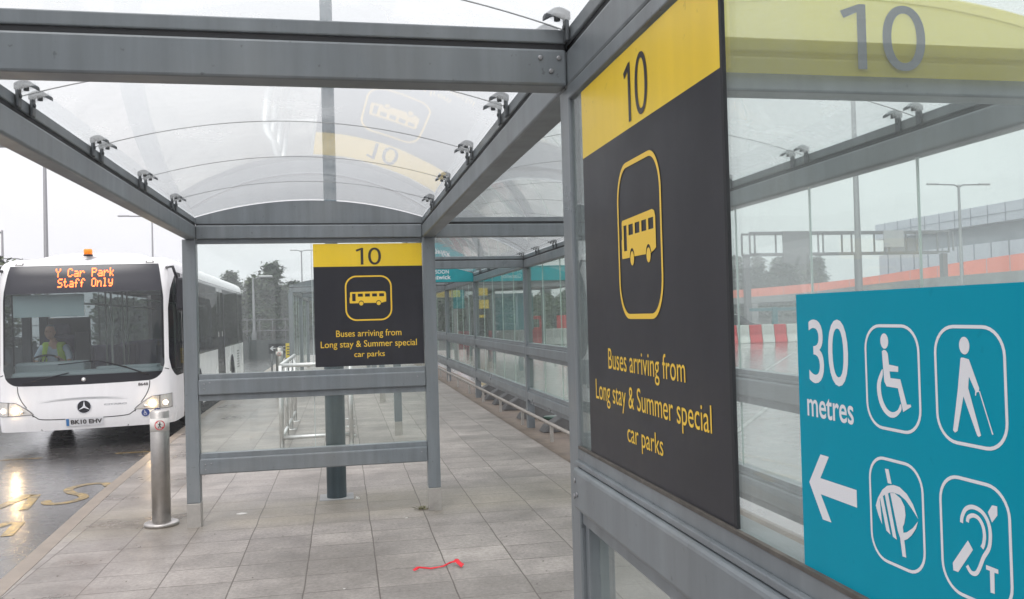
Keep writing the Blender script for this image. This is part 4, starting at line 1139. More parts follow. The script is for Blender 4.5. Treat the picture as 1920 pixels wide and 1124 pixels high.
# ------------------------------------------------------------------ driver
drv = tag(empty('person', (BX, BY, ZR), R(1.15)), 'bus driver in pale blue shirt and yellow hi-vis vest holding the steering wheel', 'person')
drv.rotation_euler = bus.rotation_euler; drv.location = bus.location
def skin(chains, sub=1):
    """chains of (point, radius); the first point of each later chain may join a named joint"""
    me = bpy.data.meshes.new('sk'); vs, es, rs = [], [], []; names = {}
    for ch in chains:
        prev = None
        for it in ch:
            if isinstance(it, str): prev = names[it]; continue
            nm = it[2] if len(it) > 2 else None
            vs.append(it[0]); rs.append(it[1]); i = len(vs) - 1
            if prev is not None: es.append((prev, i))
            prev = i
            if nm: names[nm] = i
    me.from_pydata(vs, es, []); o = bpy.data.objects.new('sk', me); COL.objects.link(o)
    md = o.modifiers.new('s', 'SKIN'); md.use_smooth_shade = True
    for k, d in enumerate(me.skin_vertices[0].data):
        d.radius = (rs[k], rs[k]) if not isinstance(rs[k], tuple) else rs[k]; d.use_root = (k == 0)
    o.modifiers.new('b', 'SUBSURF').levels = sub
    dg = bpy.context.evaluated_depsgraph_get(); dg.update()
    m2 = bpy.data.meshes.new_from_object(o.evaluated_get(dg)); bpy.data.objects.remove(o); bpy.data.meshes.remove(me)
    return m2
def join_remesh(meshes, vox, extra=None):
    bm = bmesh.new()
    for m_ in meshes: bm.from_mesh(m_)
    if extra:
        for f_ in extra: f_(bm)
    me = bpy.data.meshes.new('j'); bm.to_mesh(me); bm.free()
    o = bpy.data.objects.new('j', me); COL.objects.link(o)
    if vox:
        md = o.modifiers.new('r', 'REMESH'); md.mode = 'VOXEL'; md.voxel_size = vox; md.use_smooth_shade = True
        sm = o.modifiers.new('s', 'SMOOTH'); sm.iterations = 2; sm.factor = .4
    dg = bpy.context.evaluated_depsgraph_get(); dg.update()
    m2 = bpy.data.meshes.new_from_object(o.evaluated_get(dg)); bpy.data.objects.remove(o)
    return m2
X0, Y0 = -.80, 1.42
HC = Vector((X0 - .03, Y0 - .10, 1.765))            # head centre
def sphere(c, rad, seg=20, rings=14):
    def f_(bm):
        g_ = bmesh.ops.create_uvsphere(bm, u_segments=seg, v_segments=rings, radius=1)
        for v_ in g_['verts']: v_.co = Vector((c[0] + v_.co.x * rad[0], c[1] + v_.co.y * rad[1], c[2] + v_.co.z * rad[2]))
    return f_
chains = [[((X0, Y0, 1.02), .15, 'pel'), ((X0, Y0 + .02, 1.2), (.16, .11)), ((X0, Y0, 1.4), (.18, .11), 'ch'), ((X0, Y0 - .01, 1.52), (.13, .09), 'sh'), ((X0, Y0 - .03, 1.61), .055), ((X0 - .02, Y0 - .06, 1.68), .052)]]
for sg in (1, -1):
    chains.append(['pel', ((X0 + sg * .1, Y0 - .08, .98), .09), ((X0 + sg * .17, Y0 - .50, 1.0), .065), ((X0 + sg * .17, Y0 - .58, .6), .05), ((X0 + sg * .17, Y0 - .75, .5), .035)])
    hx = C0.x + sg * .19; hy, hz = C0.y + .06, C0.z + .045
    chains.append(['sh', ((X0 + sg * .17, Y0, 1.5), .06), ((X0 + sg * .25, Y0 - .05, 1.32), .048), ((X0 + sg * .25, Y0 - .2, 1.2 + .02), .04), ((hx + sg * .01, hy + .10, hz - .01), .028), ((hx, hy + .03, hz + .015), (.034, .018))])
bd = skin(chains, 1)
ex = [sphere(HC, (.075, .095, .118)), sphere(HC + Vector((0, -.02, -.06)), (.058, .072, .06)), sphere(HC + Vector((0, -.1, -.02)), (.012, .016, .024), 10, 8),
      sphere(HC + Vector((.075, .0, -.01)), (.012, .02, .032), 10, 8), sphere(HC + Vector((-.075, .0, -.01)), (.012, .02, .032), 10, 8),
      sphere(HC + Vector((0, -.09, -.072)), (.026, .012, .008), 10, 8), sphere(HC + Vector((0, -.082, .028)), (.055, .016, .01), 10, 8)]
fing = []
for sg in (1, -1):
    hx = C0.x + sg * .19; hy, hz = C0.y + .06, C0.z + .045
    for k in range(4):
        yy = hy + .02 - k * .019; L_ = (.9, 1.0, .97, .8)[k]
        fing.append(skin([[((hx - sg * .0, yy, hz + .02), .0095), ((hx + sg * .012, yy - .01, hz + .042 * L_), .009), ((hx + sg * .036 * L_, yy - .016, hz + .035), .008), ((hx + sg * .046 * L_, yy - .018, hz + .01), .007)]], 1))
    fing.append(skin([[((hx - sg * .01, hy + .03, hz + .01), .011), ((hx - sg * .03, hy, hz + .022), .01), ((hx - sg * .034, hy - .03, hz + .03), .008)]], 1))
bm_ = join_remesh([bd] + fing, .0085, ex)
DB = bpy.data.objects.new('body', bm_); COL.objects.link(DB); bm_.materials.clear(); bm_.materials.append(M['skin']); DB.parent = drv
hair = bmesh.new(); sphere(HC + Vector((0, .018, .022)), (.082, .096, .112))(hair)
bmesh.ops.delete(hair, geom=[v_ for v_ in hair.verts if v_.co.z < HC.z - .03 or (v_.co.y < HC.y - .03 and v_.co.z < HC.z + .075)], context='VERTS')
obj('hair', hair, 'hair', drv, True)
b_ = bmesh.new()
for sg in (1, -1): sphere(HC + Vector((sg * .03, -.082, .008)), (.011, .009, .006), 10, 8)(b_)
obj('eyes', b_, 'dtext', drv, True)
ch2 = [[((X0, Y0, 1.08), (.165, .125), 'p'), ((X0, Y0 + .02, 1.25), (.175, .125)), ((X0, Y0, 1.42), (.19, .12)), ((X0, Y0 - .01, 1.525), (.145, .095), 's'), ((X0, Y0 - .03, 1.585), .064)]]
for sg in (1, -1): ch2.append(['s', ((X0 + sg * .175, Y0, 1.505), .072), ((X0 + sg * .252, Y0 - .05, 1.335), .064), ((X0 + sg * .255, Y0 - .12, 1.27), .06)])
m_ = join_remesh([skin(ch2, 1)], .011)
m_.materials.clear(); m_.materials.append(M['shirt']); o = bpy.data.objects.new('shirt', m_); COL.objects.link(o); o.parent = drv
tr_ = [[((X0, Y0, 1.0), (.17, .15), 'p')]]
for sg in (1, -1): tr_.append(['p', ((X0 + sg * .1, Y0 - .1, .985), .105), ((X0 + sg * .17, Y0 - .52, 1.0), .082), ((X0 + sg * .17, Y0 - .6, .6), .065)])
m_ = join_remesh([skin(tr_, 1)], .013); m_.materials.clear(); m_.materials.append(M['trouser']); o = bpy.data.objects.new('trousers', m_); COL.objects.link(o); o.parent = drv
vch = [[((X0, Y0, 1.1), (.2, .155), 'p'), ((X0, Y0 + .02, 1.26), (.21, .155)), ((X0, Y0, 1.42), (.225, .15)), ((X0, Y0 - .01, 1.53), (.17, .115), 's')]]
for sg in (1, -1): vch.append(['s', ((X0 + sg * .12, Y0, 1.525), .092), ((X0 + sg * .165, Y0, 1.5), .082)])
vst = skin(vch, 2)
bv = bmesh.new(); bv.from_mesh(vst)
bmesh.ops.delete(bv, geom=[f_ for f_ in bv.faces if f_.calc_center_median().y < Y0 - .02 and abs(f_.calc_center_median().x - X0) < .07 + max(0, 1.45 - f_.calc_center_median().z) * .05], context='FACES')
for v_ in bv.verts: v_.co.z = min(v_.co.z, 1.6)
obj('hi_vis_vest', bv, 'hivis', drv, True)

# ------------------------------------------------------------------ street furniture
def pedestrian_sign(bm_r, bm_k, f):
    flat(bm_r, f, [circ(0, 0, .041, .041, 30), list(reversed(circ(0, 0, .034, .034, 30)))], .0015)
    flat(bm_r, f, [[(-.027, .021), (-.021, .027), (.027, -.021), (.021, -.027)]], .002)
    flat(bm_k, f, [circ(.001, .021, .005, .005, 12)], .001)
    flat(bm_k, f, [[(-.005, .015), (.006, .015), (.015, .003), (.011, .001), (.005, .008), (.004, -.003), (.013, -.024), (.008, -.026), (0, -.008), (-.01, -.026), (-.014, -.024), (-.004, -.002), (-.006, .006), (-.014, -.001), (-.016, .002)]], .001)
def bollard(x, y, h, r, label, base=True):
    o = tag(empty('bollard', (x, y, 0)), label, 'bollard', 'stainless bollards along the kerb')
    b_ = bmesh.new(); lathe(b_, [(r, .02), (r, h - .012), (r - .012, h), (.0, h + .002)] if True else [], 40)
    obj('bollard_tube', b_, 'steel', o)
    b_ = bmesh.new(); lathe(b_, [(r * 1.85, 0), (r * 1.85, .022), (r * 1.78, .03), (r * .98, .032)], 40); obj('base_disc', b_, 'steel', o)
    zc = h * .877
    b_ = bmesh.new(); lathe(b_, [(r + .0005, zc - .055), (r + .0015, zc - .055), (r + .0015, zc + .055), (r + .0005, zc + .055)], 40); bmesh.ops.delete(b_, geom=[f_ for f_ in b_.faces if len(f_.verts) > 4], context='FACES')
    BD = obj('sticker_band', b_, 'litter', o, True)
    d = Vector((0 - x, 0 - y, 0)).normalized(); a0 = math.atan2(d.y, d.x)
    f = lambda u, v_, l=0: Vector(((r + .0015 + l) * math.cos(a0 + u / r), (r + .0015 + l) * math.sin(a0 + u / r), zc + v_))
    b1, b2_ = bmesh.new(), bmesh.new(); pedestrian_sign(b1, b2_, f)
    obj('prohibition_ring', b1, 'no_red', BD); obj('walking_figure', b2_, 'dtext', BD)
    return o
bollard(-1.565, 7.82, .985, .077, 'near stainless bollard on a round base at the kerb in front of the bus')
bollard(-1.44, 20.2, 1.12, .08, 'distant stainless bollard beyond the handrail, seen through the end glass')

lc = tag(empty('lamp_column', (-.095, 8.5, 0)), 'thick blue-grey round column just behind the end frame, rising through view above the roof', 'lamp column')
b_ = bmesh.new(); lathe(b_, [(.094, 0), (.094, 1.95), (.092, 2.0), (.062, 2.06), (.061, 4.2), (.055, 8.2)], 40); obj('shaft', b_, 'column', lc)
b_ = box(-.16, .16, -.14, .16, 0, .006); obj('base_plate', b_, 'concrete', lc)
b_ = bmesh.new(); tube(b_, [(0, 0, 8.15), (-.3, 0, 8.4), (-1.1, 0, 8.45)], .03, 8); bx(b_, -1.6, -1.05, -.1, .1, 8.4, 8.5, .04); obj('lamp_head', b_, 'lamp_head', lc)

hr = tag(empty('handrail_barrier', (-.38, 11.8, 0)), 'low stainless handrail enclosure with round rails behind the end frame', 'handrail')
x0, x1 = -.83, .08
for x in (x0, x1):
    for y in (11.8, 12.9, 14.0, 15.1):
        b_ = bmesh.new(); tube(b_, [(x, y, 0), (x, y, 1.13)], .032 if y < 12 else .026, 14); P_ = obj('upright', b_, 'steel_d', hr)
        b_ = bmesh.new(); lathe(b_, [(.075, .0), (.075, .012), (.03, .014)], 20, (x, y)); obj('base_flange', b_, 'steel_d', P_)
    b_ = bmesh.new(); tube(b_, [(x, 11.8, 1.13), (x, 15.1, 1.13)], .028, 14); obj('top_rail', b_, 'steel_d', hr)
    b_ = bmesh.new(); tube(b_, [(x, 11.8, .17), (x, 15.1, .17)], .024, 12); obj('low_rail', b_, 'steel_d', hr)
b_ = bmesh.new(); tube(b_, [(x0, 11.8, 1.13), (x1, 11.8, 1.13)], .028, 14); obj('top_rail', b_, 'steel_d', hr)
b_ = bmesh.new(); tube(b_, [(x0, 11.8, .17), (x1, 11.8, .17)], .026, 14); obj('low_rail', b_, 'steel_d', hr)
settle(hr)

lr = tag(empty('knee_rail', (2.74, 11.2, 0)), 'knee-high pale tubular rail on short posts along the foot of the glazed walkway', 'rail')
b_ = bmesh.new(); tube(b_, [(2.72, 3.2, .235), (2.72, 40, .235)], .026, 12); obj('rail_tube', b_, mat('rail_weathered', (.36, .33, .3), .45, .5, .15, 5), lr)
y = 3.6
while y < 40:
    obj('rail_post', box(2.70, 2.74, y - .03, y + .03, 0, .225, .003), 'sleeve', lr); y += 1.9
settle(lr)

# loose wheel stops behind the glass
for k, y in enumerate((12.2, 13.9, 15.3, 16.3, 17.3, 18.5)):
    b_ = bmesh.new(); v0 = [(-.32, 0), (.32, 0), (.2, .2), (.05, .26), (-.25, .1)]
    A = [b_.verts.new((x, -.14, z)) for x, z in v0]; B = [b_.verts.new((x, .14, z)) for x, z in v0]
    b_.faces.new(A); b_.faces.new(list(reversed(B)))
    for i in range(5): b_.faces.new((A[i], A[(i + 1) % 5], B[(i + 1) % 5], B[i]))
    bmesh.ops.bevel(b_, geom=list(b_.edges), offset=.012, affect='EDGES')
    o = obj('barrier_foot', b_, 'foot', None, False, (3.12, y, .004))
    tag(o, 'grey wedge-shaped barrier foot lying behind the foot of the glazed walkway', 'barrier foot', 'wedge-shaped feet behind the walkway glass')
gb = bmesh.new(); lathe(gb, [(.0, .0), (.1, 0), (.12, .15), (.132, .15), (.132, .165), (.11, .18), (0, .185)], 24)
tag(obj('plastic_tub', gb, 'green', None, False, (3.05, 12.55, .004)), 'small dark green plastic tub standing under the walkway glass', 'tub')

# red tape, litter, weeds
b_ = bmesh.new(); pts = [(.43, 5.83, .012), (.47, 5.86, .02), (.55, 5.86, .006), (.64, 5.88, .01), (.69, 5.93, .014), (.735, 5.91, .03), (.765, 5.83, .012)]
c = [Vector(p) for p in pts]; prev = None
cc = []
for i in range(len(c) - 1):
    for k in range(4): cc.append(c[i].lerp(c[i + 1], k / 4))
cc.append(c[-1])
for i, p in enumerate(cc):
    d = (cc[min(i + 1, len(cc) - 1)] - cc[max(i - 1, 0)]).normalized(); t = i / (len(cc) - 1)
    tw = math.sin(t * 7) * 1.2; hw = .006 + .011 * (t > .78) + .005 * (t < .15)
    nrm = Vector((-d.y, d.x, 0)) * math.cos(tw) + Vector((0, 0, 1)) * abs(math.sin(tw))
    r_ = (b_.verts.new(p + nrm * hw + Vector((0, 0, .003))), b_.verts.new(Vector((*(p - nrm * hw * .9).xy, max(.004, (p - nrm * hw * .4).z)))))
    if prev: b_.faces.new((prev[0], prev[1], r_[1], r_[0]))
    prev = r_
tp = obj('plastic_tape', b_, 'red', None, True)
md = tp.modifiers.new('thick', 'SOLIDIFY'); md.thickness = .0012
tag(tp, 'crumpled strip of red plastic tape lying on the paving', 'tape')
spots = [((.1, 8.35), 'small white scrap of litter beside the foot of the round column'), ((.5, 7.42), 'tiny white chip of litter on the slabs in front of the right frame post'), ((-.93, 8.05), 'flat white scrap of litter between the left frame post and the round column'), ((-.03, 5.6), 'tiny pale chip of litter on the nearest slabs left of the red tape')]
for i, ((x, y), lb) in enumerate(spots):
    b_ = bmesh.new(); w_ = (.028, .013, .05, .009)[i]; h_ = (.02, .006, .003, .004)[i]; n = 7
    A = [b_.verts.new((w_ * (.7 + .4 * random.random()) * math.cos(2 * math.pi * k / n), w_ * .8 * (.6 + .5 * random.random()) * math.sin(2 * math.pi * k / n), .001)) for k in range(n)]
    B = [b_.verts.new((v_.co.x * .75, v_.co.y * .75, h_ * (.6 + .6 * random.random()))) for v_ in A]
    b_.faces.new(B); b_.faces.new(list(reversed(A)))
    for k in range(n): b_.faces.new((A[k], A[(k + 1) % n], B[(k + 1) % n], B[k]))
    tag(obj('litter_scrap', b_, 'litter', None, False, (x, y, .001)), lb, 'litter')
b_ = bmesh.new()
for k in range(34):
    a = random.uniform(0, 6.28); l = random.uniform(.03, .09); p = Vector((random.gauss(0, .022), random.gauss(0, .02), .002)); d = Vector((math.cos(a), math.sin(a), random.uniform(.2, .9))).normalized()
    s_ = Vector((-math.sin(a), math.cos(a), 0)) * random.uniform(.004, .009)
    q = [b_.verts.new(v_) for v_ in (p, p + d * l * .5 + s_, p + d * l + Vector((0, 0, -.01)), p + d * l * .5 - s_)]; b_.faces.new(q)
tag(obj('weed', b_, 'weed', None, False, (.665, 7.72, 0)), 'small tuft of weed growing at the foot of the right frame post', 'weed')
# leaf litter and grit on the slabs
b_ = bmesh.new()
for k in range(150):
    x, y = random.uniform(-2.0, 2.4), random.uniform(4.9, 13); r_ = random.uniform(.003, .009)
    q = [b_.verts.new((x + r_ * math.cos(a) * random.uniform(.6, 1.3), y + r_ * math.sin(a) * random.uniform(.6, 1.2), .0025 + random.uniform(0, .003))) for a in (0, 1.3, 2.6, 3.9, 5.1)]; b_.faces.new(q)
tag(obj('grit', b_, mat('grit_brown', (.09, .075, .06), .9)), 'scattered dark grit and leaf crumbs on the paving slabs', 'grit', kind='stuff')

# ------------------------------------------------------------------ road markings
A_ = [[(-3.05, 9.98), (-2.98, 10.06)]]
def ring_pts(): pass
Spts = [(-2.56, 10.58), (-2.66, 10.78), (-2.84, 10.78), (-2.97, 10.55), (-2.88, 10.3), (-2.72, 10.12), (-2.66, 9.92), (-2.78, 9.72), (-2.94, 9.74), (-3.02, 9.92)]
qs = band2([(x - .12, y) for x, y in Spts], .1)
qs += band2([(-3.66, 8.9), (-3.42, 10.35)], .12) + band2([(-3.36, 10.3), (-3.22, 9.5)], .1)
qs += band2([(-3.5, 7.9), (-3.14, 8.95)], .12) + band2([(-3.05, 8.9), (-2.97, 8.35)], .1)
qs += [[(-6.5, 13.12), (-4.2, 13.14), (-4.2, 13.2), (-6.5, 13.18)], [(-3.26, 13.2), (-2.78, 13.2), (-2.78, 13.26), (-3.26, 13.26)]]
ground_poly('road_marking', qs, 'ymark')
ws = [band2(p, .08) for p in ([(4.5, 10.2), (9, 16.5)], [(4.6, 7.0), (14, 19)], [(6.0, 14), (20, 35)], [(9.5, 14.5), (30, 36)], [(12, 36), (34, 33)], [(6, 44), (30, 38)])]
ground_poly('bay_marking', [q for w_ in ws for q in w_], 'wmark')
ys_ = [band2(p, .12) for p in ([(4.2, 5.2), (5.4, 6.6), (7.5, 8.0)], [(4.1, 4.4), (6.2, 6.2)], [(5.0, 5.0), (6.8, 7.2)])]
ground_poly('yellow_marking', [q for w_ in ys_ for q in w_], 'ymark')

# ------------------------------------------------------------------ far kerbside shelter, small signs
fs = tag(empty('distant_shelter', (-1.27, 22.1, 0)), 'farther grey shelter standing beyond the handrail, left of the front board', 'bus shelter')
for y in (22.1, 27.2, 32.3):
    for x in (XL, XR): post(fs, x, y)
    beam_x(fs, XL + HP, XR - HP, y, arch=True)
obj('arch_fascia', arch_plate(XL - .02, XR - .0, 22.1, 2.572, 2.585, .2), 'frame', fs)
for x in (XL, XR):
    beam_y(fs, x, 22.1, 32.3)
for y0, y1 in ((22.1, 27.2), (27.2, 32.3)): roof_bay(fs, XL, XR, y0, y1, (False, False), 'roof_far', False)
pane_y(fs, XL, 22.16, 32.2, .3, 2.42, 'glass', .01, 8)
settle(fs)
ds = tag(empty('direction_sign', (-1.87, 26, 0)), 'small black sign with white arrow on a post beyond the handrail', 'sign')
obj('sign_panel', box(-.28, .28, -.01, .01, .78, 1.07), 'black_board', ds)
b_ = bmesh.new(); f = lambda u, v_, l=0: Vector((u, -.0105 - l, v_))
flat(b_, f, [[(-.25, .93), (-.17, 1.0), (-.14, .98), (-.18, .945), (-.06, .945), (-.06, .915), (-.18, .915), (-.14, .88), (-.17, .86)]], .002)
for x_ in (-.0, .12):
    flat(b_, f, [rrect(x_, x_ + .1, .87, .99, .02), list(reversed(rrect(x_ + .012, x_ + .088, .882, .978, .012)))], .002)
obj('arrow_and_boxes', b_, 'white_vinyl', ds); b_ = bmesh.new(); tube(b_, [(-.2, .02, 0), (-.2, .02, 1.0)], .025, 8); tube(b_, [(.2, .02, 0), (.2, .02, 1.0)], .025, 8); obj('sign_post', b_, 'lamp_grey', ds)
yb = tag(empty('grit_bin_sign', (-1.47, 24, 0)), 'small yellow notice on a slim post beside the black arrow sign', 'notice')
obj('notice_panel', box(-.07, .07, -.012, .012, .72, 1.12, .006), 'ysign', yb)
b_ = bmesh.new(); tube(b_, [(0, .02, 0), (0, .02, 1.0)], .025, 8); obj('notice_post', b_, 'lamp_grey', yb)
b_ = bmesh.new(); f = lambda u, v_, l=0: Vector((u, -.0125 - l, v_))
for k in range(4): flat(b_, f, [[(-.04, .8 + k * .07), (.04, .8 + k * .07), (.04, .83 + k * .07), (-.04, .83 + k * .07)]], .002)
obj('notice_print', b_, 'dtext', yb)

# ------------------------------------------------------------------ lamp posts
def lamp(x, y, h, label, arms=((-1, 1.8),), r=.09, z=ZR, ang=0, ring=False):
    o = tag(empty('street_lamp', (x, y, z), ang), label, 'street lamp', 'street lamps round the car park')
    b_ = bmesh.new(); lathe(b_, [(r * 1.5, 0), (r * 1.5, 1.2), (r, 1.3), (r * .55, h), (.01, h + .02)], 14); obj('pole', b_, 'lamp_grey', o)
    for sx_, l in arms:
        b_ = bmesh.new(); tube(b_, [(0, 0, h - .15), (sx_ * .3, 0, h), (sx_ * l * .75, 0, h + .02)], .045, 8); obj('arm', b_, 'lamp_grey', o)
        b_ = bmesh.new(); n = 12; rows = []
        for i in range(n + 1):
            t = i / n; xx = sx_ * (l * .7 + .75 * t); wd = .16 * math.sin(math.pi * (.12 + .82 * t)) ** .6
            rows.append([b_.verts.new((xx, wd * math.cos(a), h + .03 + .09 * math.sin(a) * (1 if math.sin(a) > 0 else .6))) for a in [2 * math.pi * k / 10 for k in range(10)]])
        for p, q in zip(rows, rows[1:]):
            for k in range(10): b_.faces.new((p[k], p[(k + 1) % 10], q[(k + 1) % 10], q[k]))
        b_.faces.new(rows[0]); b_.faces.new(rows[-1]); obj('lamp_head', b_, 'lamp_head', o, True)
    return o
lamp(-11.86, 38, 9.3, 'tall lamp post rising behind the bus, nearest the left edge of the bus roof', ((1, 1.6),), .11)
lamp(-10.4, 25, 6.72, 'lamp post whose pale head pokes in below the beam at the left edge', ((1, 1.6),), .09)
lamp(-13.26, 65, 9.62, 'lamp post with a single arm to the left above the bus roof', ((-1, 2.2),), .09)
lamp(-17.75, 50, 7.1, 'grey lamp post at the far left edge above the dark tree', ((-1, 1.4),), .09)
lamp(-25.17, 75, 7.45, 'short lamp post peeping over the bus roof beside the dark tree', ((-1, 2.2),), .1)
lamp(-4.45, 100, 9.85, 'slim twin-headed lamp post over the trees left of the front board', ((-1, .7), (1, .8)), .12)
lamp(-5.1, 52, 4.45, 'low pale lamp post in front of the trees beside the bus tail', ((1, .5),), .09)
lamp(36.5, 45, 8.95, 'twin-armed lamp post seen through the near glass at the right', ((-1, 2.0), (1, 2.0)), .13)
lamp(14.5, 22, 9, 'stout plain lamp post seen through the near glass under the roof beam', ((1, 1.5),), .1)
lamp(9.6, 60, 7.5, 'far lamp post beyond the red and white barriers by the walkway', ((1, 1.2),), .1)

# ------------------------------------------------------------------ trees
def tree_proto(h, rad, seed, conifer=False, m='leafA', leaves=2600):
    rnd = random.Random(seed); root = empty('tree')
    b_ = bmesh.new(); tube(b_, [(0, 0, -.3), (.05, 0, h * .3), (0, .08, h * .6), (.03, 0, h * .92)], .1, 8, radii=[.22, .16, .1, .03])
    for k in range(12):
        z = h * rnd.uniform(.2, .85); a = rnd.uniform(0, 6.28); l = rad * rnd.uniform(.5, .9) * (1.1 - z / h)
        tube(b_, [(0, 0, z), (math.cos(a) * l * .5, math.sin(a) * l * .5, z + l * .18), (math.cos(a) * l, math.sin(a) * l, z + l * .3)], .05, 5, radii=[.06, .04, .015])
    obj('trunk', b_, 'bark', root)
    vs, fs = [], []
    clumps = []
    for k in range(130):
        z = h * (rnd.random() ** .8 * .85 + .12); t = z / h
        env = (1 - t) ** .75 * 1.1 if conifer else math.sin(math.pi * min(1, .18 + t * .82)) ** .7
        a = rnd.uniform(0, 6.28); r_ = rad * env * rnd.uniform(.2, 1.0) * (.72 + .5 * noise.noise(Vector((math.cos(a) * 1.3 + seed, math.sin(a) * 1.3, z * .55))))
        clumps.append((r_ * math.cos(a), r_ * math.sin(a), z, rad * rnd.uniform(.09, .24)))
    for k in range(leaves):
        cx, cy_, cz, cr = clumps[rnd.randrange(len(clumps))]
        d = Vector((rnd.gauss(0, 1), rnd.gauss(0, 1), rnd.gauss(0, .75))).normalized() * cr * abs(rnd.gauss(0, .75))
        p = Vector((cx, cy_, cz)) + d
        a_, b2_ = rnd.uniform(0, 6.28), rnd.uniform(-.9, .9); s_ = rnd.uniform(.1, .22)
        e1 = Vector((math.cos(a_), math.sin(a_), b2_)).normalized() * s_; e2 = e1.cross(Vector((rnd.uniform(-1, 1), rnd.uniform(-1, 1), 1))).normalized() * s_ * .55
        i = len(vs); vs += [p - e1, p + e2, p + e1, p - e2]; fs.append((i, i + 1, i + 2, i + 3))
    obj('crown', (vs, fs), m, root)
    return root
TP = [tree_proto(7.2, 2.3, 1, True, 'leafA', 11000), tree_proto(6.2, 3.0, 2, False, 'leafB', 11000), tree_proto(6.6, 2.6, 5, False, 'leafA', 11000)]
used = [False] * 3
T = [(-16.9, 45, 1, .87, 'dark round tree at the far left edge behind the bus roof'),
     (-10.4, 85, 0, .92, 'pointed conifer just above the tail of the bus'), (-7.9, 86, 1, 1.0, 'broad olive tree behind the bus tail, left of the tallest conifer'),
     (-6.5, 84, 0, 1.02, 'tallest pointed conifer in the left group of trees'), (-4.7, 86, 2, .86, 'rounded dark tree between the tallest conifer and the far shelter'),
     (-12.6, 88, 2, .9, 'dark tree mostly hidden behind the bus side'), (-2.6, 88, 1, .72, 'low olive tree behind the far shelter roof'),
     (-.2, 90, 2, .8, 'dark tree behind the front board'), (19.5, 95, 1, .62, 'low tree above the barriers, next to the walkway post'),
     (22.8, 95, 0, .66, 'pointed tree above the white barriers, right of the walkway post'), (25.6, 96, 2, .68, 'rounded tree at the right end of the walkway view'),
     (72.5, 150, 2, 1.75, 'dark tree beside the edge of the large board, seen through the near glass'), (77.5, 150, 0, 1.62, 'first pointed tree right of the board edge below the gantry'),
     (82, 150, 2, 1.72, 'broad tree under the gantry panel'), (86.4, 151, 1, 1.78, 'olive tree right of the gantry panel'), (90.5, 151, 0, 1.6, 'last tree of the row under the gantry, farthest right'),
     (15.6, 96, 2, .85, 'dark tree left of the walkway posts'), (12.0, 97, 1, .95, 'olive tree behind the far walkway panes')]
for x, y, k, s_, lb in T:
    o = TP[k] if not used[k] else copy_tree(TP[k])
    used[k] = True; o.location = (x, y, ZR); o.scale = (s_ * random.uniform(1.1, 1.28),) * 2 + (s_,); o.rotation_euler = (0, 0, random.uniform(0, 6.28))
    tag(o, lb, 'tree', 'trees round the car park')

# ------------------------------------------------------------------ fence and hedge line beyond the road
fe = tag(empty('dark_fence', (-12, 44, ZR)), 'dark boarded fence across the end of the road behind the bus', 'fence')
b_ = bmesh.new(); bx(b_, -14, 9.8, 0, .08, 0, .95)
obj('fence_panel', b_, 'fence', fe)
for k in range(13):
    x = -14 + k * 1.95; obj('fence_post', box(x - .05, x + .05, -.05, .12, 0, 1.15, .01), 'fence', fe)
b_ = bmesh.new(); tube(b_, [(-14, 0, 1.95), (9.8, 0, 1.95)], .02, 5); tube(b_, [(-14, 0, 1.4), (9.8, 0, 1.4)], .02, 5)
for k in range(40): tube(b_, [(-14 + k * .61, 0, .9), (-14 + k * .61, 0, 1.98)], .012, 5)
obj('fence_mesh', b_, 'lamp_grey', fe)
hw = bmesh.new()
vs, fs_ = [], []
rnd = random.Random(9)
for k in range(46000):
    far = k > 30000
    x = rnd.uniform(60, 112) if far else rnd.uniform(-24, 38); t = rnd.random(); y = (150 if far else 91) + rnd.gauss(0, 1.2); top = (4.7 if x < 4 else 3.6) + 1.1 * noise.noise(Vector((x * .22, 3.1, 0))) + .7 * noise.noise(Vector((x * .9, 0, 0)))
    z = top * (1.35 if far else 1) * t; a = rnd.uniform(0, 6.28); s_ = rnd.uniform(.16, .34)
    p = Vector((x, y, z + ZR)); e1 = Vector((math.cos(a), math.sin(a) * .6, rnd.uniform(-.8, .8))).normalized() * s_; e2 = e1.cross(Vector((rnd.uniform(-1, 1), 1, rnd.uniform(-1, 1)))).normalized() * s_ * .6
    i = len(vs); vs += [p - e1, p + e2, p + e1, p - e2]; fs_.append((i, i + 1, i + 2, i + 3))
tag(obj('hedgerow', (vs, fs_), 'leafA'), 'mass of dark undergrowth below the distant trees', 'undergrowth', kind='stuff')

# ------------------------------------------------------------------ barriers
def barrier_proto(l, m):
    b_ = bmesh.new(); pr = [(-.22, 0), (.22, 0), (.2, .12), (.1, .42), (.08, .97), (-.08, .97), (-.1, .42), (-.2, .12)]
    A = [b_.verts.new((0, y, z)) for y, z in pr]; B = [b_.verts.new((l, y, z)) for y, z in pr]
    b_.faces.new(A); b_.faces.new(list(reversed(B)))
    for i in range(8): b_.faces.new((A[i], A[(i + 1) % 8], B[(i + 1) % 8], B[i]))
    bmesh.ops.bevel(b_, geom=list(b_.edges), offset=.02, affect='EDGES')
    for k in (.25, .6): bx(b_, l * k, l * k + .12, -.125, .125, .55, .68)
    return obj('water_barrier', b_, m)
PR, PW = barrier_proto(.66, 'bred'), barrier_proto(.66, 'bwh')
first = {'r': True, 'w': True}
def put_barrier(x, y, red, lb, grp, rz=0, sx=1):
    p = PR if red else PW; k = 'r' if red else 'w'
    if first[k]: o = p; first[k] = False
    else: o = p.copy(); COL.objects.link(o)
    o.location = (x, y, ZR); o.rotation_euler = (0, 0, rz); o.scale = (sx, 1, 1); tag(o, lb, 'barrier', grp)
for k in range(15):
    red = k % 2 == 0
    put_barrier(17.2 + k * .69, 42.75 - k * .05, red, ('red' if red else 'white') + ' plastic barrier in the row before the dark car', ('red' if red else 'white') + ' barriers in the row before the dark car', R(-4))
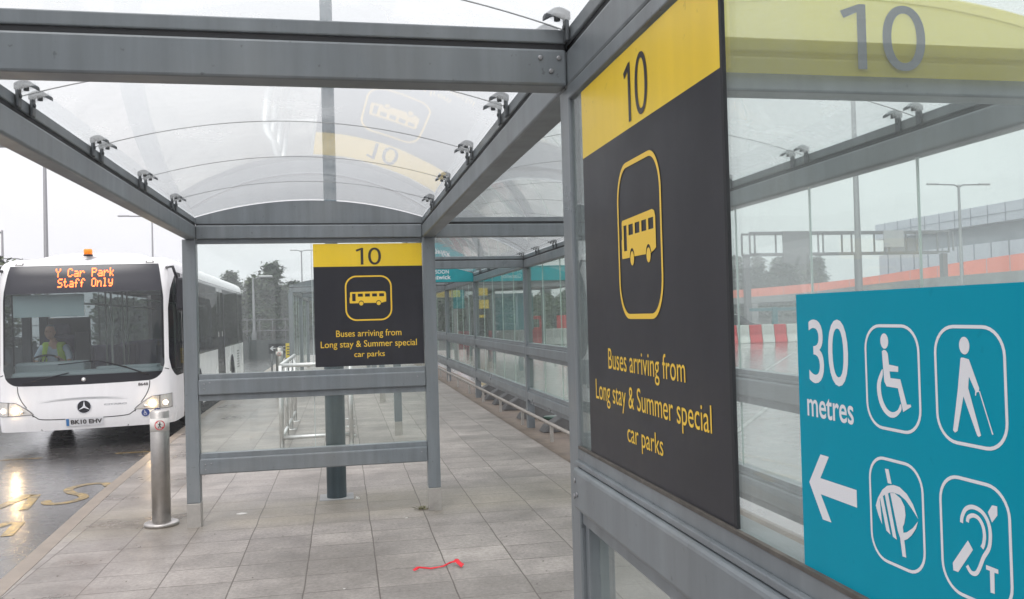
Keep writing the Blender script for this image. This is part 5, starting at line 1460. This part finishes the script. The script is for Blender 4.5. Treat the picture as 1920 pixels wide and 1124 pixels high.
for k in range(8):
    red = k in (0, 1, 4, 7)
    put_barrier(6.6 + k * 1.06, 49.9, red, ('red' if red else 'white') + ' plastic barrier in the row seen past the walkway posts', ('red' if red else 'white') + ' barriers past the walkway posts', 0, 1.56)
rf = tag(empty('red_gate_frame', (11.3, 51, ZR)), 'taller red plastic gate frame behind the row of barriers past the walkway', 'gate frame')
b_ = bmesh.new(); bx(b_, -.5, -.3, -.05, .05, 0, 1.75, .02); bx(b_, .5, .7, -.05, .05, 0, 1.75, .02); bx(b_, -.5, .7, -.05, .05, 1.55, 1.75, .02); bx(b_, -.5, .7, -.05, .05, .9, 1.05, .02)
bx(b_, 1.6, 2.3, -.05, .05, .2, 1.75, .02)
obj('frame_bars', b_, 'bred', rf)

# ------------------------------------------------------------------ parked car
car = tag(empty('parked_car', (22.0, 46.2, ZR)), 'dark car parked behind the red and white barriers, right of the board', 'car')
side = [(-2.1, .35), (-2.12, .75), (-1.95, .95), (-1.35, 1.05), (-.85, 1.42), (-.3, 1.52), (.35, 1.48), (1.05, 1.05), (1.85, .88), (2.1, .7), (2.12, .4), (1.9, .28), (-1.9, .28)]
cs = smooth2(side, 3); b_ = bmesh.new(); rows = []
for j in range(9):
    yy = -.88 + 1.76 * j / 8; e = 1 - abs(yy / .88) ** 3
    rows.append([b_.verts.new((x * (.95 + .05 * e), yy * (1 - .16 * max(0, (z - .95) / .55)), z * (1 if z < .95 else (.985 + .015 * e)))) for x, z in cs])
for p, q in zip(rows, rows[1:]):
    for k in range(len(cs)): f_ = b_.faces.new((p[k], p[(k + 1) % len(cs)], q[(k + 1) % len(cs)], q[k])); f_.smooth = True
b_.faces.new(rows[0]); b_.faces.new(rows[-1]); obj('car_body', b_, 'carpaint', car)
for sg in (-1, 1):
    b_ = bmesh.new(); gp = [(-1.2, 1.05), (-.8, 1.38), (-.3, 1.46), (.3, 1.42), (.9, 1.06)]
    vv = [b_.verts.new((x, sg * (.885 * (1 - .16 * max(0, (z - .95) / .55)) + .004), z)) for x, z in gp]; b_.faces.new(vv); obj('side_window', b_, 'carglass', car)
    for x in (-1.3, 1.3):
        b_ = bmesh.new(); n = 22; A = [b_.verts.new((x + .31 * math.cos(2 * math.pi * k / n), sg * .9, .31 + .31 * math.sin(2 * math.pi * k / n))) for k in range(n)]; B = [b_.verts.new((v_.co.x, sg * .68, v_.co.z)) for v_ in A]
        b_.faces.new(A); b_.faces.new(B)
        for k in range(n): b_.faces.new((A[k], A[(k + 1) % n], B[(k + 1) % n], B[k]))
        W_ = obj('wheel', b_, 'rubber', car)
        b_ = bmesh.new(); lathe(b_, [(0, 0), (.19, 0), (.17, .01), (0, .02)], 18)
        for v_ in b_.verts: v_.co = Vector((x + v_.co.x, sg * (.901 + v_.co.z), .31 + v_.co.y))
        obj('rim', b_, 'steel_d', W_)
b_ = bmesh.new(); tube(b_, [(-1.0, -.72, 1.47), (-.3, -.74, 1.55), (.4, -.72, 1.5)], .018, 6); obj('roof_rail', b_, 'chrome', car)
tg = tag(empty('teal_gantry_post', (25.3, 47, ZR)), 'teal steel post with a cross beam behind the dark car', 'post')
b_ = bmesh.new(); bx(b_, -.16, .16, -.1, .1, 0, 1.9, .01); bx(b_, -1.6, -.165, -.06, .06, 1.68, 1.86, .01); bx(b_, .165, 2.4, -.06, .06, 1.68, 1.86, .01); obj('post_frame', b_, 'tealsteel', tg)

# ------------------------------------------------------------------ sign gantry
ga = tag(empty('sign_gantry', (38, 55, ZR)), 'pale overhead lattice gantry carrying panels, above the trees through the near glass', 'gantry')
gx0, gx1 = 27.9, 43.6
b_ = bmesh.new()
for z in (5.55, 7.05):
    bx(b_, gx0 - 38, gx1 - 38, -.1, .1, z, z + .14)
    bx(b_, gx0 - 38, gx1 - 38, 1.1, 1.3, z, z + .14)
x = gx0
while x <= gx1 + .01:
    for yy in (0, 1.2): bx(b_, x - 38 - .05, x - 38 + .05, yy - .05, yy + .05, 5.7, 7.05)
    bx(b_, x - 38 + .32, x - 38 + .42, -.05, .05, 5.7, 7.05)
    x += 2.617
obj('truss', b_, 'lamp_grey', ga)
for x in (27.9, 36.6, 43.6): obj('gantry_leg', box(x - 38 - .2, x - 38 + .2, .4, .8, 0, 5.55, .02), 'lamp_grey', ga)
obj('sign_panel', box(30.3 - 38, 32.3 - 38, -.2, -.12, 4.9, 7.2), 'lamp_grey', ga)
obj('sign_panel', box(38.2 - 38, 39.8 - 38, -.2, -.12, 6.0, 7.2), 'lamp_head', ga)
# ------------------------------------------------------------------ ramp with orange netting
rp = tag(empty('elevated_ramp', (60, 92, ZR)), 'curving raised ramp edged with orange netting, crossing behind the gantry', 'ramp')
RC = [(69, 150), (67.5, 128), (65.5, 109), (61.1, 91.7), (55, 75), (50.8, 64), (48.4, 57), (46.5, 51.2), (45, 44), (44, 34)]
c = smooth2(RC, 6, False)
def ribbon(off0, off1, z0, z1):
    b_ = bmesh.new(); prev = None
    for i, p in enumerate(c):
        a = c[max(0, i - 1)]; q = c[min(len(c) - 1, i + 1)]; dx, dy = q[0] - a[0], q[1] - a[1]; l = math.hypot(dx, dy); nx, ny = dy / l, -dx / l
        nx, ny = -nx, -ny
        ring = [b_.verts.new((p[0] + nx * o_ - 60, p[1] + ny * o_ - 92, z)) for o_, z in ((off0, z0), (off0, z1), (off1, z1), (off1, z0))]
        if prev:
            for k in range(4): b_.faces.new((prev[k], prev[(k + 1) % 4], ring[(k + 1) % 4], ring[k]))
        prev = ring
    return b_
obj('netting', ribbon(0, .06, 3.7, 5.2), 'netting', rp)
obj('deck', ribbon(.07, -7, 2.7, 3.6), 'concrete', rp)
b_ = bmesh.new()
for i in range(0, len(c), 4):
    bx(b_, c[i][0] - 60 - .04, c[i][0] - 60 + .04, c[i][1] - 92 - .12, c[i][1] - 92 - .04, 3.7, 5.2)
obj('netting_post', b_, 'lamp_head', rp)
for i in range(3, len(c), 9): obj('pier', box(c[i][0] - 60 + 2.5, c[i][0] - 60 + 3.7, c[i][1] - 92 - .6, c[i][1] - 92 + .6, 0, 2.9, .05), 'concrete', rp)
# ------------------------------------------------------------------ terminal
tm = tag(empty('terminal_building', (70, 84, ZR)), 'long pale lilac building with a dark window band, far right behind the gantry', 'building')
obj('upper_cladding', box(-2.5, 40, -40, 14.6, 10.2, 12.2, .05), 'clad', tm)
obj('window_band', box(-1.6, 39, -39, 14.0, 8.2, 10.2), 'clad_d', tm)
obj('lower_wall', box(-2.2, 40, -40, 14.4, 0, 8.2), 'clad', tm)
b_ = bmesh.new()
for k in range(22): bx(b_, -2.56, -2.5, -40 + k * 2.5, -40 + k * 2.5 + .06, 10.2, 12.2); bx(b_, -2.28, -2.2, -40 + k * 2.5, -40 + k * 2.5 + .08, .1, 8.2)
bx(b_, -2.56, -2.5, -40, 14.5, 11.1, 11.16)
obj('cladding_joint', b_, 'clad_d', tm)
# ------------------------------------------------------------------ made-up canopy in place of a teal reflection in the walkway glass
cn_ = tag(empty('reflection_canopy', (9, 44, ZR)), 'made-up distant canopy, its teal fascia standing in for a reflection, with yellow panels behind the walkway glass', 'canopy')
obj('fascia_panel', box(-2.3, 3.4, -.05, .05, 3.62, 4.42, .01), 'teal', cn_)
obj('canopy_roof', box(-4.4, 3.2, .06, 6, 3.3, 4.2, .02), 'lamp_grey', cn_)
for x0_, x1_, z0_, z1_ in ((-4.25, -3.0, 2.85, 3.2), (-2.25, -1.55, 2.9, 3.3), (-2.25, -1.5, 2.22, 2.68), (-2.3, -1.7, 1.75, 1.9)): obj('yellow_panel', box(x0_, x1_, -.04, .04, z0_, z1_, .01), 'yellow', cn_)
b_ = bmesh.new(); f = lambda u, v_, l=0: Vector((u, -.042 - l, v_)); write(b_, f, '11', -3.7, -3.4, 2.9, 3.15, .002, .01); obj('number', b_, 'dtext', cn_)
for x in (-4.2, -1.2, 1.5, 3.1): obj('canopy_post', box(x - .09, x + .09, .3, .48, 0, 3.3, .01), 'frame', cn_)
obj('dark_kiosk', box(-2.2, -1.45, .6, 2.4, 0, 2.2, .02), 'fence', cn_)
obj('teal_screen', box(-1.15, 1.0, .6, .7, 1.05, 3.0, .01), 'tealsteel', cn_)
td = tag(empty('teal_totem', (2.35, 24.4, 0)), 'slim teal panel on a pale post far down the walkway', 'sign')
obj('totem_panel', box(-.26, .06, -.03, .03, 1.95, 2.6, .01), 'teal', td); obj('totem_post', box(-.06, .06, -.03, .03, 0, 1.948, .01), 'lamp_head', td)

# ------------------------------------------------------------------ haze
hz = box(-292, 292, -292, 292, ZR - 1, 22)
HM = bpy.data.materials.new('haze_air'); t, N, L = nt(HM); N.remove(N['Principled BSDF'])
pv_ = N.new('ShaderNodeVolumePrincipled'); pv_.inputs['Density'].default_value = .0019; pv_.inputs['Color'].default_value = (.95, .96, 1, 1); pv_.inputs['Anisotropy'].default_value = .2
L.new(pv_.outputs[0], N['Material Output'].inputs['Volume'])
HZ = obj('haze', hz, HM); tag(HZ, 'thin damp haze softening the far trees and buildings', 'haze', kind='stuff')
cy.volume_bounces = 1
